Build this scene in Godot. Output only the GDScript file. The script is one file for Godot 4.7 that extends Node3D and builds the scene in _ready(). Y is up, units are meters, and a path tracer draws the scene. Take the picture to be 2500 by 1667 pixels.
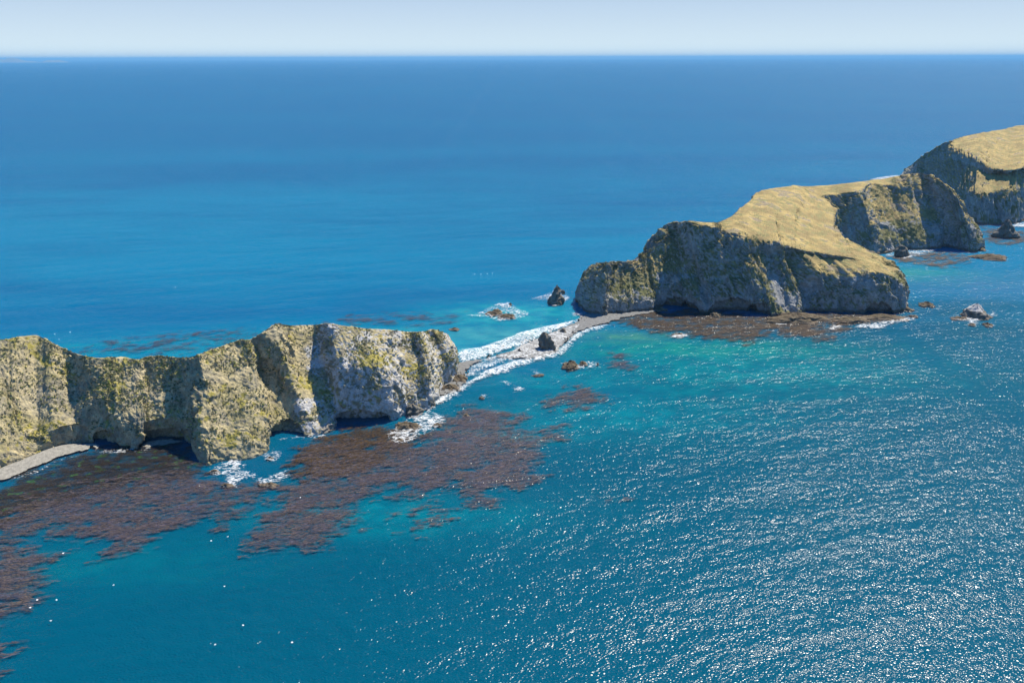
extends Node3D
# A rocky islet, a gravel spit and steep headlands in a blue sea, seen from the air.

const SUN_HEIGHT := 57.0
const SUN_ROUND := 38.0

const ISLET := [
	[Vector3(-264.1, 0.0, -298.4), Vector3(-265.2, 6.1, -302.1), Vector3(-270.0, 16.2, -313.8), Vector3(-274.9, 25.1, -326.0), Vector3(-279.3, 34.2, -339.1), Vector3(-283.3, 42.2, -349.2), Vector3(-288.2, 50.2, -360.7)],
	[Vector3(-247.6, 0.0, -321.2), Vector3(-248.6, 6.1, -324.8), Vector3(-253.8, 16.8, -336.8), Vector3(-259.5, 26.1, -349.0), Vector3(-264.5, 34.3, -359.6), Vector3(-268.2, 41.2, -367.9), Vector3(-272.7, 48.0, -377.4)],
	[Vector3(-238.6, 0.0, -333.7), Vector3(-239.8, 6.6, -338.1), Vector3(-244.5, 16.9, -349.6), Vector3(-250.1, 26.6, -362.5), Vector3(-253.4, 29.2, -368.8), Vector3(-256.9, 37.5, -377.5), Vector3(-261.2, 44.9, -387.4)],
	[Vector3(-232.8, 0.0, -341.5), Vector3(-233.6, 5.2, -344.6), Vector3(-235.6, 11.4, -350.4), Vector3(-238.6, 14.9, -353.8), Vector3(-242.3, 17.2, -358.8), Vector3(-248.7, 31.8, -375.2), Vector3(-254.5, 44.7, -391.9)],
	[Vector3(-228.5, 0.0, -351.5), Vector3(-228.7, 3.2, -352.4), Vector3(-229.6, 6.5, -353.6), Vector3(-232.1, 8.3, -356.6), Vector3(-235.2, 13.9, -363.1), Vector3(-242.0, 27.0, -378.9), Vector3(-249.4, 42.8, -399.0)],
	[Vector3(-222.8, 0.0, -355.3), Vector3(-221.9, 9.5, -356.9), Vector3(-222.7, 11.0, -357.9), Vector3(-226.4, 16.5, -364.6), Vector3(-230.6, 23.0, -372.5), Vector3(-234.9, 32.2, -382.6), Vector3(-239.8, 41.7, -394.0)],
	[Vector3(-216.2, 0.0, -362.4), Vector3(-215.8, 8.1, -363.3), Vector3(-216.7, 9.9, -364.4), Vector3(-220.7, 15.1, -370.6), Vector3(-225.2, 22.0, -379.4), Vector3(-228.4, 29.5, -385.9), Vector3(-232.3, 37.4, -393.7)],
	[Vector3(-209.6, 0.0, -362.6), Vector3(-208.8, 7.0, -363.4), Vector3(-209.0, 18.1, -366.7), Vector3(-210.5, 20.9, -369.4), Vector3(-214.1, 26.0, -376.1), Vector3(-216.4, 31.7, -380.3), Vector3(-219.0, 37.2, -384.9)],
	[Vector3(-202.0, 0.0, -361.9), Vector3(-200.7, 7.1, -361.7), Vector3(-200.9, 17.6, -364.8), Vector3(-202.3, 21.6, -367.8), Vector3(-205.9, 27.8, -375.0), Vector3(-209.5, 32.8, -379.2), Vector3(-211.4, 36.6, -383.1)],
	[Vector3(-199.5, 0.0, -359.8), Vector3(-198.8, 6.3, -360.7), Vector3(-199.2, 13.6, -363.5), Vector3(-199.3, 21.1, -369.0), Vector3(-200.6, 27.6, -375.4), Vector3(-203.0, 32.1, -380.8), Vector3(-205.0, 35.9, -385.2)],
	[Vector3(-192.5, 0.0, -357.1), Vector3(-191.7, 8.0, -358.3), Vector3(-192.4, 13.6, -360.6), Vector3(-194.8, 20.1, -368.1), Vector3(-197.1, 27.0, -376.9), Vector3(-198.9, 31.5, -382.5), Vector3(-200.4, 35.2, -387.1)],
	[Vector3(-185.4, 0.0, -354.7), Vector3(-184.2, 7.2, -356.0), Vector3(-184.6, 12.5, -358.7), Vector3(-188.0, 20.2, -367.8), Vector3(-191.4, 26.4, -375.0), Vector3(-193.1, 30.9, -380.5), Vector3(-194.7, 34.9, -385.6)],
	[Vector3(-181.7, 0.0, -355.1), Vector3(-180.9, 7.1, -356.2), Vector3(-180.5, 11.3, -358.4), Vector3(-183.8, 19.0, -367.5), Vector3(-187.2, 25.2, -374.8), Vector3(-189.4, 29.7, -380.1), Vector3(-191.3, 34.5, -386.1)],
	[Vector3(-183.2, 0.0, -362.2), Vector3(-182.2, 6.8, -362.2), Vector3(-180.8, 11.5, -362.2), Vector3(-181.8, 16.9, -369.3), Vector3(-185.0, 23.9, -377.8), Vector3(-187.9, 29.6, -383.8), Vector3(-189.6, 34.5, -389.4)],
	[Vector3(-173.8, 0.0, -363.0), Vector3(-172.8, 7.1, -363.0), Vector3(-171.3, 12.5, -362.9), Vector3(-175.2, 19.1, -370.2), Vector3(-177.8, 24.2, -377.0), Vector3(-179.9, 30.0, -382.7), Vector3(-182.1, 35.6, -388.6)],
	[Vector3(-164.4, 0.0, -362.3), Vector3(-163.3, 7.4, -362.2), Vector3(-161.9, 12.8, -362.1), Vector3(-164.9, 19.0, -367.4), Vector3(-168.9, 24.4, -373.4), Vector3(-171.6, 30.1, -379.1), Vector3(-173.3, 35.9, -385.4)],
	[Vector3(-156.2, 0.0, -354.3), Vector3(-154.9, 8.5, -354.5), Vector3(-153.8, 15.1, -355.6), Vector3(-155.8, 20.9, -360.0), Vector3(-158.8, 28.1, -367.4), Vector3(-161.4, 33.7, -373.1), Vector3(-163.3, 38.5, -378.1)],
	[Vector3(-151.4, 0.0, -345.3), Vector3(-151.6, 8.1, -347.3), Vector3(-151.4, 16.0, -351.0), Vector3(-148.8, 22.0, -357.5), Vector3(-149.9, 29.3, -364.6), Vector3(-153.3, 35.6, -369.8), Vector3(-156.3, 41.1, -375.1)],
	[Vector3(-143.7, 0.0, -338.5), Vector3(-143.2, 5.5, -342.2), Vector3(-143.7, 11.6, -349.3), Vector3(-143.9, 18.7, -359.1), Vector3(-145.2, 26.1, -369.1), Vector3(-148.6, 33.1, -377.8), Vector3(-153.1, 39.8, -386.2)],
	[Vector3(-136.3, 0.0, -342.1), Vector3(-136.0, 4.6, -346.4), Vector3(-136.9, 9.9, -352.7), Vector3(-138.1, 17.1, -362.7), Vector3(-138.9, 24.3, -373.4), Vector3(-143.2, 32.2, -383.6), Vector3(-148.2, 39.8, -393.9)],
	[Vector3(-125.4, 0.0, -344.5), Vector3(-125.7, 5.2, -349.0), Vector3(-127.5, 10.7, -355.2), Vector3(-129.6, 17.5, -364.5), Vector3(-131.9, 25.0, -374.8), Vector3(-136.1, 32.9, -385.2), Vector3(-143.0, 41.3, -396.2)],
	[Vector3(-119.8, 0.0, -355.4), Vector3(-119.8, 5.0, -357.3), Vector3(-121.8, 9.5, -361.8), Vector3(-124.7, 16.3, -370.2), Vector3(-128.1, 23.6, -378.1), Vector3(-132.9, 32.3, -386.7), Vector3(-137.4, 41.8, -394.7)],
	[Vector3(-121.9, 0.0, -368.5), Vector3(-122.7, 6.2, -371.3), Vector3(-124.6, 11.4, -377.8), Vector3(-127.6, 17.9, -386.5), Vector3(-132.0, 24.1, -394.9), Vector3(-134.6, 32.0, -397.9), Vector3(-138.1, 40.2, -399.8)],
	[Vector3(-113.6, 0.0, -369.9), Vector3(-113.3, 2.4, -372.0), Vector3(-115.9, 7.1, -376.7), Vector3(-120.8, 15.3, -386.2), Vector3(-124.1, 24.3, -394.3), Vector3(-126.6, 34.0, -397.8), Vector3(-131.7, 44.1, -401.1)],
	[Vector3(-102.1, 0.0, -368.4), Vector3(-102.9, 5.6, -373.8), Vector3(-107.2, 11.7, -378.6), Vector3(-113.7, 21.4, -387.9), Vector3(-118.6, 32.0, -395.7), Vector3(-121.2, 37.8, -400.6), Vector3(-126.2, 45.7, -409.7)],
	[Vector3(-93.0, 0.0, -378.3), Vector3(-95.4, 5.7, -382.6), Vector3(-103.0, 13.1, -388.0), Vector3(-110.4, 20.1, -394.5), Vector3(-115.7, 27.9, -403.1), Vector3(-118.4, 34.2, -410.8), Vector3(-120.2, 41.2, -420.6)],
	[Vector3(-91.2, 0.0, -385.0), Vector3(-93.0, 5.5, -386.1), Vector3(-96.1, 12.9, -391.6), Vector3(-101.3, 21.6, -401.0), Vector3(-105.2, 28.4, -409.0), Vector3(-107.8, 34.1, -416.7), Vector3(-110.6, 40.0, -425.1)],
	[Vector3(-86.9, 0.0, -385.7), Vector3(-87.6, 5.9, -385.0), Vector3(-88.8, 18.1, -385.9), Vector3(-89.4, 28.8, -389.7), Vector3(-93.1, 35.4, -397.6), Vector3(-95.3, 39.5, -403.4), Vector3(-97.8, 45.0, -411.4)],
	[Vector3(-79.2, 0.0, -385.7), Vector3(-78.6, 7.3, -385.2), Vector3(-80.9, 18.6, -387.8), Vector3(-83.3, 29.5, -391.3), Vector3(-86.6, 35.4, -397.4), Vector3(-87.4, 39.0, -402.7), Vector3(-88.5, 44.0, -410.6)],
	[Vector3(-70.3, 0.0, -386.4), Vector3(-69.8, 7.5, -386.2), Vector3(-71.0, 18.0, -389.3), Vector3(-73.5, 27.5, -392.9), Vector3(-76.7, 33.4, -399.0), Vector3(-78.1, 37.0, -404.5), Vector3(-79.2, 41.9, -412.9)],
	[Vector3(-61.7, 0.0, -389.4), Vector3(-61.4, 7.8, -390.1), Vector3(-61.4, 16.1, -393.7), Vector3(-63.6, 22.8, -397.7), Vector3(-66.9, 28.5, -404.7), Vector3(-68.3, 33.0, -411.7), Vector3(-69.4, 38.5, -421.2)],
	[Vector3(-56.0, 0.0, -396.4), Vector3(-57.3, 5.6, -398.2), Vector3(-58.1, 11.3, -401.8), Vector3(-58.7, 17.7, -408.9), Vector3(-60.1, 23.9, -417.1), Vector3(-62.1, 28.6, -423.9), Vector3(-63.0, 33.7, -432.2)],
	[Vector3(-49.9, 0.0, -401.1), Vector3(-50.5, 7.7, -403.4), Vector3(-51.4, 12.5, -407.3), Vector3(-51.9, 18.5, -414.0), Vector3(-53.1, 23.9, -420.7), Vector3(-55.0, 28.3, -426.7), Vector3(-56.8, 32.8, -432.8)],
	[Vector3(-43.5, 0.0, -403.5), Vector3(-44.1, 9.4, -406.0), Vector3(-44.8, 15.3, -409.3), Vector3(-45.8, 20.6, -414.3), Vector3(-47.5, 25.2, -419.3), Vector3(-49.9, 29.8, -424.5), Vector3(-52.3, 34.1, -429.8)],
	[Vector3(-40.3, 0.0, -433.9), Vector3(-40.9, 5.2, -434.3), Vector3(-41.5, 10.7, -435.8), Vector3(-42.9, 15.9, -438.1), Vector3(-45.6, 20.7, -441.7), Vector3(-47.9, 24.7, -445.4), Vector3(-51.7, 27.7, -448.8)],
	[Vector3(-36.0, 0.0, -438.6), Vector3(-36.2, 6.5, -438.8), Vector3(-36.5, 12.7, -440.5), Vector3(-37.9, 18.0, -442.6), Vector3(-40.8, 22.5, -444.9), Vector3(-43.8, 25.7, -447.7), Vector3(-47.6, 28.4, -451.5)],
	[Vector3(-34.3, 0.0, -445.3), Vector3(-34.1, 5.4, -445.5), Vector3(-34.4, 10.4, -446.6), Vector3(-35.1, 15.3, -448.0), Vector3(-36.9, 20.0, -449.9), Vector3(-39.9, 23.0, -452.2), Vector3(-43.0, 26.0, -455.8)],
	[Vector3(-33.3, 0.0, -458.2), Vector3(-33.0, 2.8, -458.3), Vector3(-32.9, 5.1, -458.5), Vector3(-33.8, 9.5, -459.5), Vector3(-35.6, 14.6, -460.7), Vector3(-37.1, 16.7, -461.4), Vector3(-39.4, 19.8, -463.8)],
]
const HEADLAND := [
	[Vector3(50.7, 0.0, -608.3), Vector3(51.2, 4.6, -608.7), Vector3(52.6, 9.4, -609.7), Vector3(55.0, 15.0, -611.0), Vector3(57.5, 18.2, -611.7), Vector3(60.0, 22.0, -613.3), Vector3(63.4, 25.2, -616.5)],
	[Vector3(56.1, 0.0, -580.5), Vector3(55.9, 6.8, -581.2), Vector3(56.6, 14.4, -582.9), Vector3(58.2, 22.0, -584.8), Vector3(60.5, 28.0, -586.8), Vector3(63.0, 30.7, -588.8), Vector3(66.4, 33.5, -592.0)],
	[Vector3(65.6, 0.0, -566.1), Vector3(66.9, 7.9, -566.5), Vector3(67.6, 13.9, -568.0), Vector3(69.1, 22.0, -570.3), Vector3(70.0, 29.8, -573.6), Vector3(70.9, 33.7, -576.7), Vector3(72.0, 36.9, -580.7)],
	[Vector3(73.3, 0.0, -572.4), Vector3(73.8, 9.1, -573.3), Vector3(74.2, 15.5, -579.0), Vector3(75.5, 21.8, -585.5), Vector3(76.7, 27.0, -590.4), Vector3(77.8, 30.8, -594.5), Vector3(79.7, 33.5, -597.7)],
	[Vector3(83.5, 0.0, -573.1), Vector3(83.2, 7.4, -573.4), Vector3(83.6, 12.5, -578.2), Vector3(84.3, 20.0, -586.0), Vector3(84.8, 25.9, -591.5), Vector3(85.1, 29.8, -595.2), Vector3(87.0, 33.0, -598.4)],
	[Vector3(94.3, 0.0, -577.5), Vector3(93.9, 6.9, -577.5), Vector3(93.6, 12.0, -582.4), Vector3(92.8, 19.0, -589.9), Vector3(92.6, 25.5, -596.2), Vector3(93.0, 30.1, -600.6), Vector3(93.3, 33.0, -603.9)],
	[Vector3(105.8, 0.0, -580.8), Vector3(105.6, 6.6, -581.5), Vector3(104.6, 13.0, -587.4), Vector3(102.9, 19.4, -594.1), Vector3(101.2, 26.0, -600.6), Vector3(100.9, 31.3, -605.7), Vector3(99.9, 36.1, -611.3)],
	[Vector3(113.1, 0.0, -590.8), Vector3(112.5, 7.3, -590.1), Vector3(111.4, 14.6, -590.6), Vector3(109.6, 20.6, -595.9), Vector3(108.8, 28.5, -603.6), Vector3(108.2, 37.8, -612.8), Vector3(106.5, 43.8, -619.5)],
	[Vector3(125.1, 0.0, -590.7), Vector3(123.5, 9.0, -589.7), Vector3(121.6, 17.0, -590.8), Vector3(118.9, 23.9, -595.5), Vector3(116.6, 33.3, -603.8), Vector3(116.1, 44.2, -613.7), Vector3(113.9, 51.5, -622.3)],
	[Vector3(132.1, 0.0, -586.0), Vector3(130.6, 8.6, -585.4), Vector3(128.7, 17.3, -586.6), Vector3(126.5, 25.9, -594.3), Vector3(124.6, 36.4, -604.7), Vector3(123.3, 47.4, -614.3), Vector3(118.9, 55.6, -624.4)],
	[Vector3(140.8, 0.0, -578.4), Vector3(139.4, 7.5, -578.0), Vector3(137.3, 14.5, -581.9), Vector3(134.1, 24.7, -592.4), Vector3(132.1, 33.9, -601.2), Vector3(129.7, 46.7, -609.5), Vector3(126.7, 58.3, -623.2)],
	[Vector3(148.9, 0.0, -572.5), Vector3(148.5, 5.7, -573.1), Vector3(146.9, 13.0, -578.5), Vector3(140.8, 24.6, -586.6), Vector3(137.1, 39.2, -592.9), Vector3(131.2, 61.1, -602.0), Vector3(136.1, 61.9, -606.7)],
	[Vector3(153.0, 0.0, -576.9), Vector3(151.9, 9.8, -575.6), Vector3(150.2, 18.7, -578.2), Vector3(145.1, 31.7, -584.1), Vector3(141.5, 44.7, -589.6), Vector3(139.9, 61.1, -595.1), Vector3(144.9, 62.1, -604.0)],
	[Vector3(165.8, 0.0, -577.6), Vector3(164.4, 11.2, -576.2), Vector3(162.7, 20.2, -578.8), Vector3(156.9, 31.5, -584.4), Vector3(154.0, 44.6, -589.9), Vector3(152.6, 59.3, -595.4), Vector3(155.7, 60.7, -608.9)],
	[Vector3(179.1, 0.0, -574.9), Vector3(177.5, 7.6, -574.5), Vector3(173.8, 18.5, -578.7), Vector3(168.2, 31.3, -585.5), Vector3(164.1, 44.0, -592.2), Vector3(161.4, 55.7, -598.1), Vector3(163.3, 58.1, -625.8)],
	[Vector3(184.4, 0.0, -571.4), Vector3(182.6, 8.3, -570.8), Vector3(179.0, 19.4, -575.5), Vector3(175.0, 32.0, -582.3), Vector3(171.1, 44.6, -589.5), Vector3(168.6, 55.4, -595.5), Vector3(177.6, 59.7, -643.5)],
	[Vector3(189.8, 0.0, -568.8), Vector3(189.0, 9.1, -569.4), Vector3(186.6, 19.5, -575.2), Vector3(182.7, 31.4, -584.6), Vector3(178.3, 41.0, -591.5), Vector3(175.9, 54.4, -598.8), Vector3(191.4, 60.8, -670.3)],
	[Vector3(192.5, 0.0, -564.9), Vector3(193.7, 6.9, -568.6), Vector3(193.8, 15.7, -577.1), Vector3(191.3, 25.7, -587.8), Vector3(189.6, 38.1, -596.8), Vector3(188.1, 51.7, -604.6), Vector3(208.0, 60.6, -704.8)],
	[Vector3(203.3, 0.0, -567.4), Vector3(204.0, 6.7, -571.8), Vector3(202.9, 16.1, -581.4), Vector3(200.0, 25.1, -590.2), Vector3(198.0, 37.7, -598.3), Vector3(196.5, 50.6, -605.7), Vector3(226.7, 62.7, -740.6)],
	[Vector3(215.0, 0.0, -569.8), Vector3(215.2, 5.7, -572.6), Vector3(212.0, 17.8, -580.9), Vector3(208.1, 28.5, -589.7), Vector3(205.5, 41.0, -598.0), Vector3(203.9, 49.8, -603.7), Vector3(239.1, 63.2, -753.0)],
	[Vector3(222.6, 0.0, -578.1), Vector3(222.7, 3.8, -579.8), Vector3(219.5, 12.8, -585.5), Vector3(212.6, 26.4, -594.2), Vector3(209.3, 38.5, -600.8), Vector3(206.2, 48.4, -607.7), Vector3(254.4, 62.8, -765.2)],
	[Vector3(232.5, 0.0, -577.4), Vector3(231.7, 9.5, -578.4), Vector3(230.5, 19.2, -581.3), Vector3(226.0, 29.4, -586.4), Vector3(219.1, 39.8, -599.7), Vector3(215.1, 46.1, -608.5), Vector3(277.1, 62.0, -778.9)],
	[Vector3(246.3, 0.0, -576.2), Vector3(245.5, 9.7, -577.3), Vector3(245.2, 17.6, -579.4), Vector3(243.9, 25.3, -583.8), Vector3(235.9, 36.1, -602.0), Vector3(229.9, 41.9, -613.8), Vector3(296.0, 54.3, -777.9)],
	[Vector3(259.1, 0.0, -575.0), Vector3(258.1, 10.1, -576.1), Vector3(257.5, 18.1, -577.4), Vector3(257.5, 27.1, -582.9), Vector3(248.3, 34.7, -598.6), Vector3(241.6, 40.0, -610.4), Vector3(295.0, 49.3, -732.2)],
	[Vector3(273.7, 0.0, -573.5), Vector3(272.8, 9.4, -574.6), Vector3(272.5, 18.2, -576.9), Vector3(272.7, 27.5, -583.0), Vector3(263.4, 34.0, -597.2), Vector3(254.5, 37.4, -607.5), Vector3(278.2, 44.6, -686.3)],
	[Vector3(283.4, 0.0, -572.4), Vector3(282.4, 9.7, -573.7), Vector3(282.2, 17.4, -575.8), Vector3(282.5, 25.8, -581.7), Vector3(274.8, 31.5, -594.2), Vector3(266.4, 35.2, -605.1), Vector3(271.7, 41.0, -647.5)],
	[Vector3(293.0, 0.0, -575.8), Vector3(291.8, 7.6, -576.9), Vector3(291.2, 15.4, -579.3), Vector3(292.4, 20.9, -583.9), Vector3(287.5, 26.9, -595.6), Vector3(281.2, 31.1, -606.6), Vector3(279.3, 37.4, -635.0)],
	[Vector3(301.1, 0.0, -584.4), Vector3(299.6, 8.2, -585.8), Vector3(299.3, 15.0, -588.0), Vector3(299.0, 19.5, -591.0), Vector3(296.9, 24.7, -599.6), Vector3(292.2, 27.4, -606.3), Vector3(288.2, 32.8, -621.1)],
	[Vector3(304.9, 0.0, -591.4), Vector3(303.6, 7.2, -592.7), Vector3(303.1, 13.1, -594.7), Vector3(302.8, 18.4, -597.0), Vector3(302.1, 22.2, -600.9), Vector3(300.3, 24.5, -604.6), Vector3(298.5, 28.0, -611.4)],
]
const HEADLAND_BACK := [
	[Vector3(268.1, 0.0, -770.3), Vector3(267.9, 13.9, -774.3), Vector3(267.6, 26.6, -778.0), Vector3(267.5, 34.2, -780.2), Vector3(267.7, 39.1, -782.5), Vector3(264.0, 45.8, -789.7), Vector3(256.3, 48.4, -823.5)],
	[Vector3(292.5, 0.0, -764.2), Vector3(292.4, 15.0, -769.1), Vector3(292.4, 27.5, -773.2), Vector3(292.3, 37.4, -776.5), Vector3(292.7, 44.7, -780.0), Vector3(292.6, 51.4, -785.9), Vector3(284.9, 54.9, -824.0)],
	[Vector3(318.3, 0.0, -762.7), Vector3(317.1, 11.4, -767.0), Vector3(314.8, 24.9, -772.4), Vector3(312.4, 37.2, -777.4), Vector3(310.3, 45.7, -781.6), Vector3(302.5, 52.4, -788.0), Vector3(299.8, 56.4, -819.9)],
	[Vector3(335.8, 0.0, -763.7), Vector3(335.8, 11.2, -767.4), Vector3(333.7, 24.7, -773.4), Vector3(330.4, 36.8, -779.4), Vector3(325.9, 46.5, -784.8), Vector3(319.2, 53.5, -790.5), Vector3(318.6, 57.2, -818.9)],
	[Vector3(350.9, 0.0, -758.9), Vector3(349.8, 10.8, -763.1), Vector3(347.9, 24.1, -769.5), Vector3(345.2, 37.2, -776.9), Vector3(341.3, 47.9, -784.0), Vector3(339.8, 56.2, -789.7), Vector3(335.6, 59.9, -814.1)],
	[Vector3(371.1, 0.0, -771.9), Vector3(371.5, 9.2, -776.1), Vector3(370.8, 21.7, -787.8), Vector3(369.7, 35.3, -802.3), Vector3(367.9, 46.8, -814.9), Vector3(366.6, 57.5, -825.2), Vector3(363.8, 59.0, -835.8)],
	[Vector3(388.4, 0.0, -783.6), Vector3(388.4, 7.0, -786.0), Vector3(390.1, 19.8, -797.0), Vector3(390.5, 33.5, -811.8), Vector3(390.3, 45.1, -824.6), Vector3(390.3, 54.8, -834.0), Vector3(390.2, 59.0, -851.3)],
	[Vector3(403.1, 0.0, -780.4), Vector3(403.2, 7.6, -783.3), Vector3(405.2, 20.2, -794.7), Vector3(407.4, 35.1, -810.1), Vector3(406.9, 45.6, -821.6), Vector3(406.1, 55.4, -829.1), Vector3(408.3, 64.5, -843.2)],
	[Vector3(422.1, 0.0, -786.2), Vector3(423.6, 7.6, -789.1), Vector3(426.5, 19.3, -799.1), Vector3(426.8, 33.2, -812.8), Vector3(424.9, 45.5, -821.5), Vector3(422.3, 56.8, -828.7), Vector3(423.4, 66.3, -840.0)],
	[Vector3(437.5, 0.0, -795.2), Vector3(436.4, 11.4, -797.0), Vector3(435.1, 24.3, -801.6), Vector3(433.0, 36.9, -807.1), Vector3(431.0, 48.3, -812.6), Vector3(428.2, 57.0, -818.3), Vector3(429.0, 65.4, -828.3)],
	[Vector3(444.7, 0.0, -782.9), Vector3(442.4, 13.7, -785.9), Vector3(441.2, 26.4, -790.4), Vector3(439.1, 37.6, -795.5), Vector3(438.2, 46.4, -799.5), Vector3(435.6, 53.6, -804.7), Vector3(433.8, 60.3, -814.1)],
	[Vector3(449.1, 0.0, -771.0), Vector3(447.9, 10.6, -775.0), Vector3(446.3, 20.3, -780.2), Vector3(444.9, 29.9, -786.1), Vector3(443.4, 38.4, -791.1), Vector3(441.9, 46.9, -796.4), Vector3(440.8, 53.6, -804.5)],
	[Vector3(455.7, 0.0, -770.9), Vector3(455.6, 8.2, -773.5), Vector3(454.4, 15.2, -778.7), Vector3(453.7, 23.3, -785.2), Vector3(451.8, 30.2, -791.5), Vector3(450.4, 37.0, -798.8), Vector3(450.0, 46.1, -809.0)],
	[Vector3(466.8, 0.0, -782.6), Vector3(466.7, 7.0, -784.9), Vector3(466.9, 11.8, -788.1), Vector3(466.0, 16.3, -792.9), Vector3(464.3, 21.9, -799.3), Vector3(462.7, 27.5, -805.9), Vector3(461.0, 34.1, -815.2)],
	[Vector3(472.8, 0.0, -788.6), Vector3(472.4, 3.1, -790.2), Vector3(472.3, 7.9, -793.5), Vector3(472.7, 12.5, -797.7), Vector3(472.4, 15.4, -800.6), Vector3(471.7, 18.1, -804.1), Vector3(470.8, 22.5, -810.2)],
]
const FAR_HEADLAND := [
	[Vector3(626.0, 0.0, -1304.9), Vector3(627.9, 2.0, -1305.9), Vector3(630.4, 4.2, -1307.3), Vector3(633.2, 6.7, -1309.6), Vector3(635.8, 8.6, -1311.1), Vector3(638.2, 10.0, -1311.9), Vector3(641.8, 12.0, -1313.4)],
	[Vector3(594.2, 0.0, -1171.8), Vector3(594.7, 7.3, -1175.3), Vector3(598.2, 15.6, -1185.6), Vector3(602.5, 23.8, -1197.3), Vector3(605.1, 28.8, -1204.4), Vector3(607.3, 34.0, -1210.7), Vector3(609.5, 39.2, -1217.1)],
	[Vector3(570.5, 0.0, -1077.3), Vector3(571.2, 10.1, -1082.2), Vector3(577.2, 22.2, -1098.4), Vector3(584.3, 34.1, -1118.5), Vector3(589.6, 43.2, -1133.5), Vector3(592.3, 51.5, -1142.4), Vector3(594.3, 60.0, -1149.3)],
	[Vector3(548.5, 0.0, -996.3), Vector3(548.9, 12.6, -1001.4), Vector3(557.1, 26.3, -1021.9), Vector3(566.5, 39.7, -1048.1), Vector3(573.6, 50.9, -1069.3), Vector3(577.7, 63.2, -1085.0), Vector3(580.2, 73.4, -1093.3)],
	[Vector3(535.2, 0.0, -942.7), Vector3(535.0, 12.2, -946.6), Vector3(541.1, 28.1, -966.7), Vector3(553.3, 40.8, -990.8), Vector3(562.3, 54.0, -1015.6), Vector3(567.7, 67.0, -1033.5), Vector3(624.7, 75.5, -1140.6)],
	[Vector3(531.6, 0.0, -909.8), Vector3(531.4, 14.7, -914.5), Vector3(530.7, 30.5, -921.6), Vector3(537.2, 37.6, -935.9), Vector3(551.5, 54.0, -964.9), Vector3(560.6, 67.6, -983.3), Vector3(653.5, 80.6, -1143.7)],
	[Vector3(547.2, 0.0, -907.2), Vector3(547.0, 15.1, -912.1), Vector3(546.2, 32.4, -919.4), Vector3(554.8, 41.9, -938.0), Vector3(562.5, 50.5, -954.7), Vector3(568.3, 60.2, -965.6), Vector3(712.7, 79.4, -1200.2)],
	[Vector3(564.7, 0.0, -905.4), Vector3(563.3, 15.2, -911.0), Vector3(562.7, 35.4, -919.6), Vector3(573.0, 47.6, -941.5), Vector3(577.7, 52.5, -951.3), Vector3(584.1, 57.4, -956.0), Vector3(757.1, 80.8, -1242.3)],
	[Vector3(578.6, 0.0, -913.1), Vector3(578.3, 15.5, -918.2), Vector3(578.8, 34.4, -925.6), Vector3(587.5, 51.6, -946.2), Vector3(592.9, 54.9, -951.1), Vector3(599.8, 60.0, -955.9), Vector3(771.5, 82.8, -1233.3)],
	[Vector3(611.4, 0.0, -941.6), Vector3(611.2, 16.7, -947.0), Vector3(611.7, 36.2, -954.7), Vector3(617.4, 47.0, -967.7), Vector3(624.8, 52.3, -976.3), Vector3(631.9, 58.0, -981.9), Vector3(811.9, 81.4, -1265.2)],
	[Vector3(685.6, 0.0, -994.2), Vector3(685.4, 15.9, -999.5), Vector3(686.0, 34.9, -1007.0), Vector3(690.7, 43.5, -1017.2), Vector3(697.3, 47.7, -1023.6), Vector3(704.8, 53.7, -1029.3), Vector3(896.2, 77.6, -1312.9)],
	[Vector3(776.7, 0.0, -1052.4), Vector3(776.6, 13.4, -1057.0), Vector3(777.2, 31.8, -1064.3), Vector3(781.6, 39.4, -1073.2), Vector3(788.7, 43.8, -1079.8), Vector3(796.7, 50.1, -1085.8), Vector3(994.9, 73.8, -1359.6)],
]
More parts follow.
